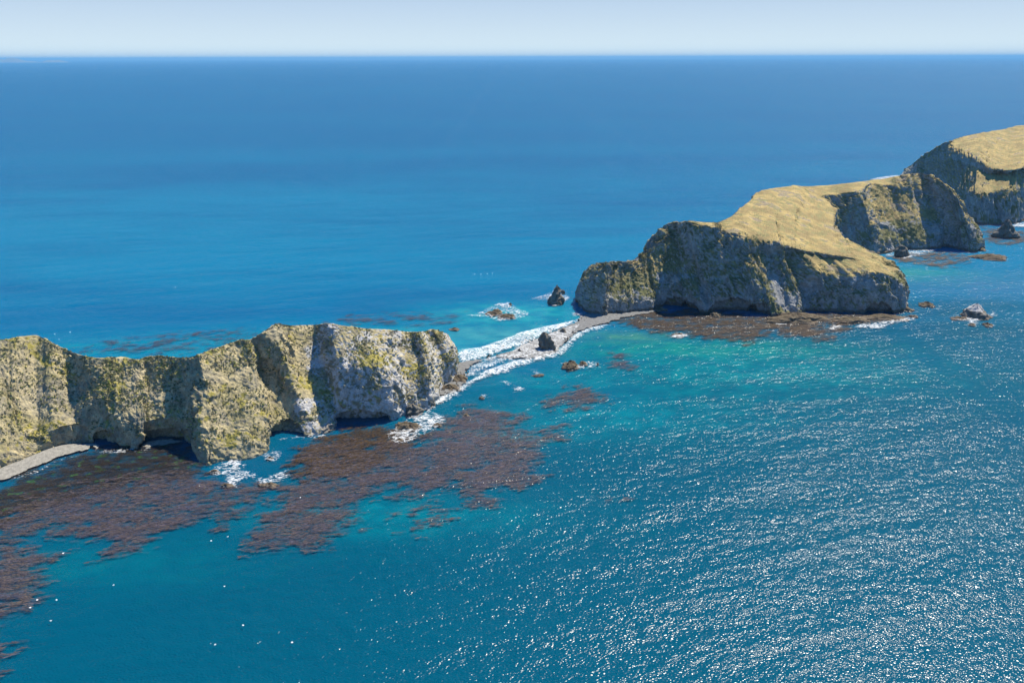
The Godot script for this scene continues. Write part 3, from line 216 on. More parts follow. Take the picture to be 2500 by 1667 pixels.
const BOULDERS := [
	[-13.6, -482.1, 0.7, 0.4, 0],
	[-15.8, -479.0, 1.2, 0.7, 0],
	[-1.6, -486.4, 0.8, 0.5, 0],
	[-14.9, -482.0, 1.3, 0.8, 0],
	[2.5, -486.1, 0.7, 0.5, 0],
	[-9.6, -481.7, 1.2, 0.8, 0],
	[0.3, -487.2, 1.1, 0.7, 0],
	[10.9, -511.0, 0.7, 0.4, 1],
	[18.2, -511.3, 0.8, 0.5, 1],
	[16.5, -509.2, 1.3, 0.8, 1],
	[12.0, -510.2, 0.9, 0.6, 1],
	[8.2, -508.2, 0.6, 0.4, 1],
	[8.7, -511.3, 1.0, 0.7, 1],
	[11.3, -507.6, 0.8, 0.5, 1],
	[10.1, -509.8, 0.8, 0.5, 1],
	[12.2, -511.6, 1.0, 0.7, 1],
	[14.3, -514.3, 0.8, 0.5, 1],
	[15.5, -512.9, 0.9, 0.6, 1],
	[9.2, -513.0, 1.2, 0.7, 1],
	[18.2, -510.1, 1.4, 0.9, 1],
	[6.8, -507.0, 1.2, 0.8, 1],
	[13.6, -509.8, 1.2, 0.8, 1],
	[8.9, -510.7, 0.7, 0.5, 1],
	[18.0, -491.9, 0.6, 0.4, 2],
	[8.5, -486.7, 0.9, 0.5, 2],
	[13.3, -486.5, 0.9, 0.6, 2],
	[11.7, -493.1, 0.7, 0.5, 2],
	[21.8, -495.8, 1.0, 0.6, 2],
	[15.4, -492.8, 1.0, 0.6, 2],
	[24.3, -489.1, 0.9, 0.6, 2],
	[13.5, -493.4, 0.9, 0.6, 2],
	[14.9, -487.4, 1.0, 0.6, 2],
	[8.6, -490.7, 0.7, 0.5, 2],
	[14.7, -492.6, 0.6, 0.4, 2],
	[28.0, -489.9, 0.9, 0.6, 2],
	[27.8, -491.2, 1.2, 0.7, 2],
	[17.7, -493.5, 1.3, 0.8, 2],
	[28.8, -494.7, 1.1, 0.7, 2],
	[25.6, -490.5, 1.0, 0.6, 2],
	[22.9, -493.9, 1.3, 0.8, 2],
	[27.1, -490.2, 1.3, 0.8, 2],
	[21.0, -489.2, 0.7, 0.4, 2],
	[29.6, -497.3, 0.7, 0.5, 2],
	[22.0, -490.1, 1.3, 0.8, 2],
	[11.6, -486.6, 0.6, 0.4, 2],
	[25.6, -491.0, 1.2, 0.8, 2],
	[27.0, -490.5, 0.7, 0.5, 2],
	[22.0, -489.2, 1.2, 0.7, 2],
	[18.6, -494.8, 0.6, 0.4, 2],
	[-5.4, -500.9, 1.1, 0.7, 3],
	[-6.8, -499.9, 1.0, 0.6, 3],
	[-6.3, -499.3, 0.7, 0.4, 3],
	[27.3, -532.6, 0.9, 0.6, 4],
	[26.6, -531.9, 0.7, 0.5, 4],
	[26.6, -531.9, 1.0, 0.7, 4],
	[42.3, -526.5, 0.7, 0.4, 5],
	[41.8, -526.8, 1.3, 0.8, 5],
	[42.4, -528.1, 1.3, 0.9, 5],
	[34.3, -510.7, 0.9, 0.6, 6],
	[37.6, -511.6, 0.6, 0.4, 6],
	[35.8, -511.5, 1.2, 0.8, 6],
	[35.5, -514.0, 1.3, 0.8, 6],
	[36.4, -508.9, 1.1, 0.7, 6],
	[37.7, -514.8, 1.3, 0.9, 6],
	[37.5, -513.5, 1.3, 0.8, 6],
	[38.1, -514.7, 0.7, 0.5, 6],
	[14.4, -494.4, 0.7, 0.4, 7],
	[10.7, -497.3, 0.7, 0.5, 7],
	[15.0, -494.2, 0.9, 0.5, 7],
	[13.0, -497.0, 1.3, 0.8, 7],
	[12.8, -500.1, 0.8, 0.5, 7],
	[10.0, -496.7, 1.2, 0.8, 7],
	[15.9, -492.2, 0.7, 0.5, 7],
	[14.0, -496.0, 1.3, 0.8, 7],
	[16.4, -498.1, 1.1, 0.7, 7],
	[57.5, -558.0, 1.4, 0.9, 8],
	[54.2, -556.0, 1.2, 0.7, 8],
	[60.1, -562.2, 0.9, 0.6, 8],
	[52.6, -552.2, 1.4, 0.9, 8],
	[52.4, -554.1, 0.9, 0.6, 8],
	[50.8, -558.5, 1.1, 0.7, 8],
	[57.2, -559.9, 1.5, 0.9, 8],
	[54.1, -561.3, 1.5, 1.0, 8],
	[62.1, -561.0, 0.9, 0.6, 8],
	[48.4, -555.3, 1.4, 0.9, 8],
	[60.5, -563.2, 0.9, 0.6, 8],
	[54.4, -557.6, 1.3, 0.9, 8],
	[56.3, -555.7, 0.9, 0.6, 8],
	[53.0, -560.2, 0.7, 0.4, 8],
	[-34.2, -451.4, 1.2, 0.8, 9],
	[-31.9, -447.0, 1.1, 0.7, 9],
	[-28.8, -448.7, 1.0, 0.7, 9],
	[-30.3, -449.0, 0.9, 0.6, 9],
	[-32.3, -447.8, 0.9, 0.6, 9],
	[-35.6, -444.2, 0.7, 0.5, 9],
	[-31.6, -446.8, 0.8, 0.5, 9],
	[-32.8, -452.2, 1.2, 0.7, 9],
	[-34.0, -448.4, 0.7, 0.4, 9],
	[-27.8, -454.6, 0.9, 0.6, 9],
	[-31.1, -451.9, 1.1, 0.7, 9],
	[-26.8, -451.2, 1.2, 0.8, 9],
	[-31.3, -446.8, 1.0, 0.6, 9],
	[-34.0, -444.2, 0.8, 0.5, 9],
	[-29.1, -450.5, 0.6, 0.4, 9],
	[-31.0, -448.7, 1.0, 0.6, 9],
	[-35.9, -427.6, 0.8, 0.5, 10],
	[-31.4, -432.2, 1.1, 0.7, 10],
	[-33.5, -431.9, 0.9, 0.6, 10],
	[-31.9, -439.1, 1.0, 0.7, 10],
	[-35.3, -430.1, 0.7, 0.4, 10],
	[-39.0, -425.5, 1.1, 0.7, 10],
	[-34.7, -430.1, 1.1, 0.7, 10],
	[-36.6, -428.7, 0.9, 0.6, 10],
	[-35.7, -430.7, 0.5, 0.4, 10],
	[-36.7, -431.3, 1.1, 0.7, 10],
	[-32.6, -434.9, 0.8, 0.5, 10],
	[-35.9, -432.5, 1.2, 0.8, 10],
	[-32.4, -434.9, 1.0, 0.6, 10],
	[-32.5, -434.5, 0.6, 0.4, 10],
	[-38.2, -422.5, 0.7, 0.4, 10],
	[-33.5, -432.9, 1.1, 0.7, 10],
	[-36.7, -430.0, 0.9, 0.6, 10],
	[-40.1, -426.4, 1.1, 0.7, 10],
]
var GULLS := PackedVector2Array([Vector2(-32.6, -687.4), Vector2(-27.1, -687.0), Vector2(-21.7, -689.0), Vector2(-16.9, -690.0), Vector2(-104.2, -244.5), Vector2(-144.7, -245.4), Vector2(-119.2, -273.6), Vector2(-173.5, -265.4), Vector2(-90.8, -223.3), Vector2(-156.9, -225.9), Vector2(-96.9, -213.9), Vector2(-72.1, -214.9), Vector2(-167.8, -237.1), Vector2(-160.9, -237.0), Vector2(-113.6, -276.4), Vector2(-92.1, -306.6), Vector2(-167.8, -232.9), Vector2(-308.6, -531.4), Vector2(-317.2, -527.5), Vector2(-308.1, -516.0), Vector2(-205.3, -871.4), Vector2(-239.6, -1086.9), Vector2(-280.7, -647.4), Vector2(-274.5, -690.1)])
const TINTS := [
	[-222.4, -497.9, 170.0, 30.0, Color(0.004, 0.240, 0.360), 0.80],
	[-82.6, -523.1, 120.0, 30.0, Color(0.004, 0.260, 0.360), 0.80],
	[1.4, -572.2, 70.0, 30.0, Color(0.020, 0.330, 0.400), 0.80],
	[-50.3, -496.5, 50.0, 22.0, Color(0.030, 0.320, 0.420), 0.80],
	[-8.6, -528.6, 60.0, 14.0, Color(0.060, 0.340, 0.400), 0.70],
	[-153.2, -260.1, 45.0, 14.0, Color(0.004, 0.200, 0.250), 0.35],
	[-50.5, -293.5, 60.0, 18.0, Color(0.004, 0.200, 0.270), 0.70],
	[-5.8, -367.2, 30.0, 10.0, Color(0.004, 0.260, 0.340), 0.70],
	[120.9, -495.1, 90.0, 22.0, Color(0.010, 0.260, 0.240), 0.90],
	[81.9, -521.7, 30.0, 12.0, Color(0.050, 0.250, 0.220), 0.80],
	[138.9, -456.1, 120.0, 40.0, Color(0.004, 0.220, 0.270), 0.70],
	[52.1, -393.2, 90.0, 30.0, Color(0.004, 0.220, 0.290), 0.60],
	[19.1, -442.9, 40.0, 16.0, Color(0.004, 0.220, 0.290), 0.60],
	[360.1, -685.5, 45.0, 26.0, Color(0.020, 0.320, 0.280), 0.95],
	[388.4, -671.3, 60.0, 30.0, Color(0.020, 0.240, 0.360), 0.60],
	[399.4, -649.2, 120.0, 50.0, Color(0.040, 0.180, 0.340), 0.60],
]
const CAVES := [
	[125.6, -589.3, 9.0, 7.0],
	[165.6, -576.8, 17.0, 9.0],
	[184.5, -571.7, 8.0, 8.0],
	[274.7, -573.5, 9.0, 6.0],
	[-203.1, -361.7, 5.0, 6.0],
	[-79.2, -385.7, 14.0, 6.0],
	[-114.7, -369.3, 8.0, 5.0],
	[-170.7, -362.8, 15.0, 6.0],
	[135.4, -582.4, 6.0, 4.0],
]

var shape_noise := FastNoiseLite.new()
var fine_noise := FastNoiseLite.new()
var patch_noise := FastNoiseLite.new()
var ridge_noise := FastNoiseLite.new()
var lace_noise := FastNoiseLite.new()
var cell_noise := FastNoiseLite.new()
var chance := RandomNumberGenerator.new()
var used := {}
var mats := {}


func _ready() -> void:
	# ---- camera, sky, sun, exposure
	var camera := Camera3D.new()
	camera.name = "camera"
	camera.fov = 46.0
	camera.near = 1.0
	camera.far = 150000.0
	add_child(camera)
	camera.transform = Transform3D(Basis(Vector3.RIGHT, deg_to_rad(-19.45)) * Basis(Vector3.BACK, deg_to_rad(-0.16)), Vector3(0, 180, 0))
	camera.current = true
	var env := Environment.new()
	env.background_mode = Environment.BG_SKY
	var sky_material := ProceduralSkyMaterial.new()
	sky_material.sky_top_color = Color(0.10, 0.38, 0.66)
	sky_material.sky_horizon_color = Color(0.705, 0.762, 0.782)
	sky_material.sky_curve = 0.10
	sky_material.ground_horizon_color = Color(0.5, 0.62, 0.72)
	sky_material.ground_bottom_color = Color(0.1, 0.3, 0.45)
	sky_material.sky_energy_multiplier = 1.0
	sky_material.sun_angle_max = 25.0
	var sky := Sky.new()
	sky.sky_material = sky_material
	env.sky = sky
	env.tonemap_mode = Environment.TONE_MAPPER_LINEAR
	env.tonemap_exposure = 1.65
	env.fog_enabled = true
	env.fog_density = 0.00003
	env.fog_light_color = Color(0.52, 0.80, 1.0)
	env.sdfgi_enabled = true
	env.ssao_enabled = true
	env.ssil_enabled = true
	var around := WorldEnvironment.new()
	around.name = "environment"
	around.environment = env
	add_child(around)
	var sun := DirectionalLight3D.new()
	sun.name = "sun"
	sun.light_energy = 1.6
	sun.light_color = Color(1.0, 0.96, 0.89)
	sun.light_angular_distance = 0.5
	sun.shadow_enabled = true
	add_child(sun)
	var e := deg_to_rad(SUN_HEIGHT)
	var a := deg_to_rad(SUN_ROUND)
	var towards_sun := Vector3(cos(e) * sin(a), sin(e), -cos(e) * cos(a))
	sun.transform = Transform3D(Basis.looking_at(-towards_sun), Vector3(0, 300, 0))

	set_up_noise()
	set_up_materials()
	build_sea()
	var islet := loft([ISLET], [15], 0.75, "islet")
	terrain("islet_terrain", islet, "long narrow rocky islet with scrubby slopes and grey sea cliffs")
	var head := loft([HEADLAND, HEADLAND_BACK], [14, 15], 1.05, "headland")
	terrain("headland_terrain", head, "steep cliffed headland topped by a golden grass plateau")
	var far := loft([FAR_HEADLAND], [26], 2.0, "far")
	terrain("far_headland_terrain", far, "distant headland with a tan sloping plateau above dark cliffs")
	build_shores()
	build_rocks()
	build_kelp()
	build_foam()
	build_scrub(islet, "islet_scrub", "low grey green scrub covering the narrow islet's slopes", 11000, 11, 1)
	build_scrub(head, "headland_scrub", "low olive scrub on the headland's cliffs and ledges", 32000, 12, 2)
	build_scrub(far, "far_headland_scrub", "sparse dark scrub on the distant headland", 5000, 13, 3)
	build_gulls()
	build_far_islands()


# ---------------------------------------------------------------- helpers
func set_up_noise() -> void:
	for n in [[shape_noise, 3, 0.03, 5], [fine_noise, 7, 0.16, 4], [patch_noise, 11, 0.04, 4], [lace_noise, 17, 0.12, 4]]:
		n[0].seed = n[1]
		n[0].noise_type = FastNoiseLite.TYPE_SIMPLEX_SMOOTH
		n[0].frequency = n[2]
		n[0].fractal_type = FastNoiseLite.FRACTAL_FBM
		n[0].fractal_octaves = n[3]
	ridge_noise.seed = 23
	ridge_noise.noise_type = FastNoiseLite.TYPE_SIMPLEX_SMOOTH
	ridge_noise.frequency = 0.045
	ridge_noise.fractal_type = FastNoiseLite.FRACTAL_RIDGED
	ridge_noise.fractal_octaves = 4
	cell_noise.seed = 29
	cell_noise.noise_type = FastNoiseLite.TYPE_CELLULAR
	cell_noise.cellular_return_type = FastNoiseLite.RETURN_CELL_VALUE
	cell_noise.cellular_jitter = 1.0
	cell_noise.frequency = 0.12
	cell_noise.fractal_type = FastNoiseLite.FRACTAL_NONE
	chance.seed = 5


func grain_texture(seed_: int, frequency: float, low: float, high: float, octaves := 5, size := 512) -> ImageTexture:
	var n := FastNoiseLite.new()
	n.seed = seed_
	n.frequency = frequency
	n.fractal_octaves = octaves
	n.fractal_gain = 0.6
	var im := n.get_seamless_image(size, size)
	var bytes := im.get_data()
	for i in bytes.size():
		bytes[i] = int(lerpf(low, high, bytes[i] / 255.0))
	im = Image.create_from_data(size, size, false, Image.FORMAT_L8, bytes)
	return ImageTexture.create_from_image(im)


func matte(called: String, roughness := 0.95) -> StandardMaterial3D:
	var m := StandardMaterial3D.new()
	m.resource_name = called
	m.vertex_color_use_as_albedo = true
	m.roughness = roughness
	m.metallic_specular = 0.25
	m.cull_mode = BaseMaterial3D.CULL_DISABLED
	mats[called] = m
	return m


func set_up_materials() -> void:
	var grain := grain_texture(31, 0.03, 165, 255)
	var relief := grain_texture(37, 0.02, 0, 255, 6)
	var rock := matte("rock")
	rock.albedo_texture = grain
	rock.uv1_triplanar = true
	rock.uv1_world_triplanar = true
	rock.uv1_scale = Vector3.ONE * 0.06
	rock.heightmap_enabled = true
	rock.heightmap_texture = relief
	rock.heightmap_scale = 55.0
	var gravel := matte("gravel")
	gravel.albedo_texture = grain
	gravel.uv1_triplanar = true
	gravel.uv1_world_triplanar = true
	gravel.uv1_scale = Vector3.ONE * 0.15
	matte("scrub")
	matte("kelp", 0.6).transparency = BaseMaterial3D.TRANSPARENCY_ALPHA  # a film of water covers parts of it
	matte("foam", 0.9).transparency = BaseMaterial3D.TRANSPARENCY_ALPHA
	matte("feather", 0.8)
	var waves := wave_texture(2048, 0.2)
	var body := StandardMaterial3D.new()
	body.resource_name = "water_body"
	body.vertex_color_use_as_albedo = true
	body.roughness = 1.0
	body.specular_mode = BaseMaterial3D.SPECULAR_DISABLED
	body.normal_enabled = true
	body.normal_texture = waves
	body.normal_scale = 1.0
	mats["water_body"] = body
	var water := StandardMaterial3D.new()
	water.resource_name = "water"
	water.transparency = BaseMaterial3D.TRANSPARENCY_ALPHA
	water.albedo_color = Color(1, 1, 1, 0.0)
	water.roughness = 0.19
	water.metallic_specular = 0.25
	water.normal_enabled = true
	water.normal_texture = waves
	water.normal_scale = 1.0
	mats["water"] = water


func wave_texture(size: int, texel: float) -> ImageTexture:
	# slopes of wind waves: crests run roughly along x
	var a := FastNoiseLite.new()
	a.seed = 41
	a.frequency = 1.0
	a.fractal_octaves = 2
	var h := PackedFloat32Array()
	h.resize(size * size)
	for j in size:
		for i in size:
			h[j * size + i] = swell(a, i * texel, j * texel)
	var band := size / 16
	for j in size:  # the far edges run over into the near ones, so that the tile repeats
		for i in band:
			var k := j * size + size - band + i
			h[k] = lerpf(h[k], swell(a, (i - band) * texel, j * texel), float(i) / band)
	for j in band:
		for i in size:
			var k := (size - band + j) * size + i
			h[k] = lerpf(h[k], swell(a, i * texel, (j - band) * texel), float(j) / band)
	var bytes := PackedByteArray()
	bytes.resize(size * size * 3)
	for j in size:
		var up := ((j + 1) % size) * size
		var down := ((j + size - 1) % size) * size
		for i in size:
			var sx := (h[j * size + (i + 1) % size] - h[j * size + (i + size - 1) % size]) / (2.0 * texel)
			var sz := (h[up + i] - h[down + i]) / (2.0 * texel)
			var n := Vector3(-sx, sz, 1.0).normalized()
			var k := (j * size + i) * 3
			bytes[k] = int(clampf(n.x * 0.5 + 0.5, 0, 1) * 255.0)
			bytes[k + 1] = int(clampf(n.y * 0.5 + 0.5, 0, 1) * 255.0)
			bytes[k + 2] = int(clampf(n.z * 0.5 + 0.5, 0, 1) * 255.0)
	return ImageTexture.create_from_image(Image.create_from_data(size, size, false, Image.FORMAT_RGB8, bytes))


func swell(a: FastNoiseLite, x: float, z: float) -> float:
	var x2 := x * 0.95 - z * 0.31
	var z2 := z * 0.95 + x * 0.31
	return 0.50 * a.get_noise_2d(x2 * 0.012, z2 * 0.04) + 0.22 * a.get_noise_2d(x2 * 0.10 + 50.0, z2 * 0.18) + 0.155 * a.get_noise_2d(x * 0.75 + 90.0, z * 1.25)


func numbered(called: String) -> String:
	used[called] = used.get(called, 0) + 1
	return called if used[called] == 1 else "%s_%03d" % [called, used[called] - 1]


func array_mesh(v: PackedVector3Array, n: PackedVector3Array, c: PackedColorArray, index: PackedInt32Array, uv := PackedVector2Array()) -> ArrayMesh:
	var arrays := []
	arrays.resize(Mesh.ARRAY_MAX)
	arrays[Mesh.ARRAY_VERTEX] = v
	if n.size():
		arrays[Mesh.ARRAY_NORMAL] = n
	if c.size():
		arrays[Mesh.ARRAY_COLOR] = c
	if uv.size():
		arrays[Mesh.ARRAY_TEX_UV] = uv
	arrays[Mesh.ARRAY_INDEX] = index
	var m := ArrayMesh.new()
	m.add_surface_from_arrays(Mesh.PRIMITIVE_TRIANGLES, arrays)
	return m


func put(called: String, mesh: Mesh, material: String, parent: Node = self) -> MeshInstance3D:
	var o := MeshInstance3D.new()
	o.name = numbered(called) if parent == self else called
	o.mesh = mesh
	o.material_override = mats[material]
	parent.add_child(o, true)
	return o


func tag(o: Node, label: String, category := "", group := "", kind := "") -> void:
	if label:
		o.set_meta("label", label)
	if category:
		o.set_meta("category", category)
	if group:
		o.set_meta("group", group)
	if kind:
		o.set_meta("kind", kind)


func terrain(called: String, grid: Dictionary, label: String) -> void:
	tag(put(called, grid.mesh, "rock"), label, "", "", "structure")


func curve4(a: Vector3, b: Vector3, c: Vector3, d: Vector3, t: float, tight: float) -> Vector3:
	var m1 := (c - a) * tight
	var m2 := (d - b) * tight
	var t2 := t * t
	var t3 := t2 * t
	return b * (2.0 * t3 - 3.0 * t2 + 1.0) + m1 * (t3 - 2.0 * t2 + t) + c * (3.0 * t2 - 2.0 * t3) + m2 * (t3 - t2)


# ---------------------------------------------------------------- land
# Each landform is a set of cross-sections from the waterline over the top and down the far side.
func loft(forms: Array, across: Array, cell: float, look: String) -> Dictionary:
	var v := PackedVector3Array()
	var n := PackedVector3Array()
	var c := PackedColorArray()
	var index := PackedInt32Array()
	var front := PackedInt32Array()
	for f in forms.size():
		var sections := []
		for s: Array in forms[f]:
			var pts: Array = [s[0] + Vector3(0, -4, 0)]
			pts.append_array(s)
			var top: Vector3 = s[-1]
			var away := Vector3(top.x, 0, top.z).normalized()
			pts.append(top + away * (3.0 + top.y * 0.10) + Vector3(0, -top.y * 0.16, 0))
			pts.append(top + away * (4.0 + top.y * 0.32) + Vector3(0, -top.y * 0.6, 0))
			pts.append(top + away * (5.0 + top.y * 0.5) + Vector3(0, -top.y - 4.0, 0))
			sections.append(pts)
		for side in 2:  # round off both ends
			var s: Array = sections[0] if side == 0 else sections[-1]
			var inner: Array = sections[1] if side == 0 else sections[-2]
			var cap := []
			for k in s.size():
				var mid: Vector3 = (s[1] + s[-1]) * 0.5
				var p: Vector3 = s[1] - inner[1]
				cap.append(Vector3(lerpf(s[k].x, mid.x, 0.93), s[k].y * (0.55 if s[k].y > 0.0 else 1.0), lerpf(s[k].z, mid.z, 0.93)) + Vector3(p.x, 0, p.z).limit_length(2.0))
			if side == 0:
				sections.push_front(cap)
			else:
				sections.push_back(cap)
		var rows: int = sections[0].size()
		var steps := PackedInt32Array()
		for k in rows - 1:
			var long := 0.0
			for s in sections:
				long = maxf(long, s[k].distance_to(s[k + 1]))
			steps.append(4 if k == 0 else (clampi(int(long / cell), 6, 130) if k < rows - 4 else 6))
		var at_k := PackedInt32Array()
		var at_t := PackedFloat32Array()
		for k in rows - 1:
			for i in steps[k]:
				at_k.append(k)
				at_t.append(float(i) / steps[k])
		at_k.append(rows - 2)
		at_t.append(1.0)
		var tall := at_k.size()
		var wide: int = (sections.size() - 1) * across[f] + 1
		var base := PackedVector3Array()
		base.resize(tall * wide)
		for iu in wide:
			var s := mini(iu / int(across[f]), sections.size() - 2)
			var t: float = float(iu - s * across[f]) / across[f]
			var line := PackedVector3Array()
			for k in rows:
				line.append(curve4(sections[maxi(s - 1, 0)][k], sections[s][k], sections[s + 1][k], sections[mini(s + 2, sections.size() - 1)][k], t, 0.34))
			for iv in tall:
				var k := at_k[iv]
				base[iu * tall + iv] = curve4(line[maxi(k - 1, 0)], line[k], line[k + 1], line[mini(k + 2, rows - 1)], at_t[iv], 0.32)
		# roughen along the surface's own direction
		var ribs := 0.7 if look == "islet" else (2.6 if look == "headland" else 3.4)
		var along := PackedFloat32Array()
		var gone := 0.0
		for iu in wide:
			var here := base[iu * tall + tall / 3]
			gone += here.distance_to(base[maxi(iu - 1, 0) * tall + tall / 3])
			along.append(gone)
		var offset := v.size()
		var moved := base.duplicate()
		for iu in wide:
			for iv in tall:
				var p := base[iu * tall + iv]
				var du := base[mini(iu + 1, wide - 1) * tall + iv] - base[maxi(iu - 1, 0) * tall + iv]
				var dv := base[iu * tall + mini(iv + 1, tall - 1)] - base[iu * tall + maxi(iv - 1, 0)]
				var out := du.cross(dv).normalized()
				var flat := smoothstep(0.80, 0.97, out.y)
				var q := Vector3(p.x, p.y * 0.45, p.z)
				var rise := smoothstep(0.0, 6.0, p.y)
				var rib := 0.35 - absf(shape_noise.get_noise_2d(along[iu] * 1.5, iv * 0.13 + f * 90.0)) * 2.2
				var crag := 0.2 - absf(shape_noise.get_noise_2d(along[iu] * 4.5 + 400.0, iv * 0.6)) * 1.5
				var d := 0.8 * shape_noise.get_noise_3dv(q) + ribs * rib * rise + 0.4 * crag + 0.6 * fine_noise.get_noise_3dv(p) + 0.6 * fine_noise.get_noise_3dv(p * 2.7)
				var block := 0.0
				if out.y < 0.8:
					block = (0.8 if look == "islet" else 1.3) * cell_noise.get_noise_3d(p.x, p.y * 0.5, p.z) + 0.7 * cell_noise.get_noise_3d(p.x * 2.6, p.y * 1.7, p.z * 2.6)
				p += out * (d * lerpf(1.0, 0.08, flat) + block * smoothstep(0.8, 0.5, out.y))
				for cave: Array in CAVES:
					var side := Vector2(p.x - cave[0], p.z - cave[1])
					var away := Vector2(cave[0], cave[1]).normalized()
					var off: float = absf(side.dot(Vector2(-away.y, away.x))) / cave[2]
					if side.length() < cave[2] + 12.0 and off < 1.0 and p.y < cave[3] * sqrt(1.0 - off * off) * (1.0 + 0.4 * small_noise(p)):
						p += Vector3(away.x, 0, away.y) * 6.0
				moved[iu * tall + iv] = p
		v.append_array(moved)
		for iu in wide:
			for iv in tall:
				var du := moved[mini(iu + 1, wide - 1) * tall + iv] - moved[maxi(iu - 1, 0) * tall + iv]
				var dv := moved[iu * tall + mini(iv + 1, tall - 1)] - moved[iu * tall + maxi(iv - 1, 0)]
				var out := du.cross(dv).normalized()
				n.append(out)
				c.append(ground_color(moved[iu * tall + iv], out, look))
				if iv > 4 and iv < tall - 18:
					front.append(offset + iu * tall + iv)
		for iu in wide - 1:
			for iv in tall - 1:
				var k := offset + iu * tall + iv
				index.append_array([k, k + 1, k + tall, k + 1, k + tall + 1, k + tall])
	return {"mesh": array_mesh(v, n, c, index), "v": v, "n": n, "front": front, "look": look}


func small_noise(p: Vector3) -> float:
	return fine_noise.get_noise_3dv(p)


func ground_color(p: Vector3, out: Vector3, look: String) -> Color:
	var big := patch_noise.get_noise_3dv(p)
	var small := fine_noise.get_noise_3dv(p * 1.7)
	var other := patch_noise.get_noise_3d(p.x * 2.3 + 300.0, p.y * 2.3, p.z * 2.3)
	var steep := 1.0 - out.y + small * 0.30 + big * 0.12
	var rock := Color(0.35, 0.355, 0.34).lerp(Color(0.49, 0.485, 0.45), clampf(0.5 + other * 1.6, 0, 1))
	var c := rock
	if look == "islet":
		rock = Color(0.36, 0.325, 0.23).lerp(Color(0.58, 0.50, 0.31), clampf(0.55 + other * 1.6, 0, 1))
		c = rock
		if p.x > -104.0 + 20.0 * big and other + small * 0.8 > -0.18:
			c = Color(0.62, 0.61, 0.58)  # droppings of roosting birds
		if steep < (0.55 if p.x < -100.0 else 0.42) and big + small * 0.5 > -0.16:
			c = Color(0.40, 0.35, 0.18).lerp(Color(0.58, 0.49, 0.28), clampf(0.5 + other * 2.0, 0, 1))
		if steep < 0.62 and big > 0.12 and big - small * 0.7 > 0.3:
			c = Color(0.46, 0.40, 0.11)
	else:
		var grass := 0.42 if look == "headland" else 0.55
		if other + small > 0.28:
			c = Color(0.47, 0.46, 0.43)
		if steep < 0.8 and big + small * 0.6 > 0.02:
			c = Color(0.21, 0.21, 0.09).lerp(Color(0.32, 0.29, 0.14), clampf(0.5 + other * 2.0, 0, 1))
		if steep < grass and p.y > 25.0:
			c = Color(0.60, 0.46, 0.19).lerp(Color(0.40, 0.31, 0.145), clampf(0.35 + big * 3.0 + small * 1.2, 0, 1))
			if other + small * 0.9 > 0.24:
				c = Color(0.34, 0.31, 0.14)
			elif big + small * 0.25 < -0.33:
				c = Color(0.40, 0.33, 0.22)  # bare soil
	if look != "islet" and p.y < 1.4 + small * 2.0:
		c = Color(0.25, 0.195, 0.14)  # weed and wet rock between the tides
	var k := 1.0 + small * 0.4
	return Color(c.r * k, c.g * k, c.b * k)


# ---------------------------------------------------------------- sea
func ticks(near_low: float, near_high: float, step: float, low: float, high: float) -> PackedFloat32Array:
	var out := PackedFloat32Array()
	var x := near_low
	var s := step
	var before := PackedFloat32Array()
	while x > low:
		s *= 1.06
		x = maxf(x - s, low)
		before.append(x)
	before.reverse()
	out.append_array(before)
	x = near_low
	while x < near_high:
		out.append(x)
		x += step
	s = step
	while x < high:
		out.append(x)
		s *= 1.06
		x += s
	out.append(high)
	return out


func build_sea() -> void:
	var xs := ticks(-330.0, 560.0, 3.0, -90000.0, 90000.0)
	var zs := ticks(-900.0, -130.0, 3.0, -90000.0, 1200.0)
	var v := PackedVector3Array()
	var n := PackedVector3Array()
	var c := PackedColorArray()
	var uv := PackedVector2Array()
	var index := PackedInt32Array()
	var deep := Color(0.0003, 0.080, 0.182)
	var teal := Color(0.0003, 0.062, 0.105)
	var lively := Color(0.0003, 0.120, 0.228)
	for x in xs:
		for z in zs:
			v.append(Vector3(x, -1.0, z))
			n.append(Vector3.UP)
			uv.append(Vector2(x + 130.0, z) / 409.6)
			# inshore water is greener than the open sea
			var line := z + 0.52 * x
			var col := deep.lerp(teal, smoothstep(-620.0, -330.0, line + 60.0 * patch_noise.get_noise_2d(x * 0.3, z * 0.3)))
			var streak := patch_noise.get_noise_2d(x * 0.012 + z * 0.004, z * 0.05) + 0.5 * patch_noise.get_noise_2d(x * 0.1, z * 0.35)
			if z < -450.0:
				col = col.lerp(lively, clampf(0.5 + streak * 1.0, 0, 1) * smoothstep(-400.0, -620.0, z) * (1.0 - 0.8 * smoothstep(-800.0, -2200.0, z)))
			if z < 0.0 and z > -1100.0 and absf(x) < 900.0:
				for t: Array in TINTS:
					var q := Vector2((x - t[0]) / t[2], (z - t[1]) / t[3]).length_squared()
					if q < 4.0:
						var w: float = exp(-q * 1.2 - 1.2 * patch_noise.get_noise_2d(x * 1.2, z * 2.0)) * t[5]
						col = col.lerp(t[4] * 0.6, clampf(w, 0, 1))
			c.append(col)
	var tall := zs.size()
	for i in xs.size() - 1:
		for j in tall - 1:
			var k := i * tall + j
			index.append_array([k, k + tall, k + 1, k + 1, k + tall, k + tall + 1])
	var sea := Node3D.new()
	sea.name = "sea"
	add_child(sea)
	tag(sea, "blue green sea glittering with sunlight around the islands", "", "", "structure")
	put("water_body", array_mesh(v, n, c, index, uv), "water_body", sea)
	for k in v.size():
		v[k].y = 0.0
	put("water_surface", array_mesh(v, n, PackedColorArray(), index, uv), "water", sea)


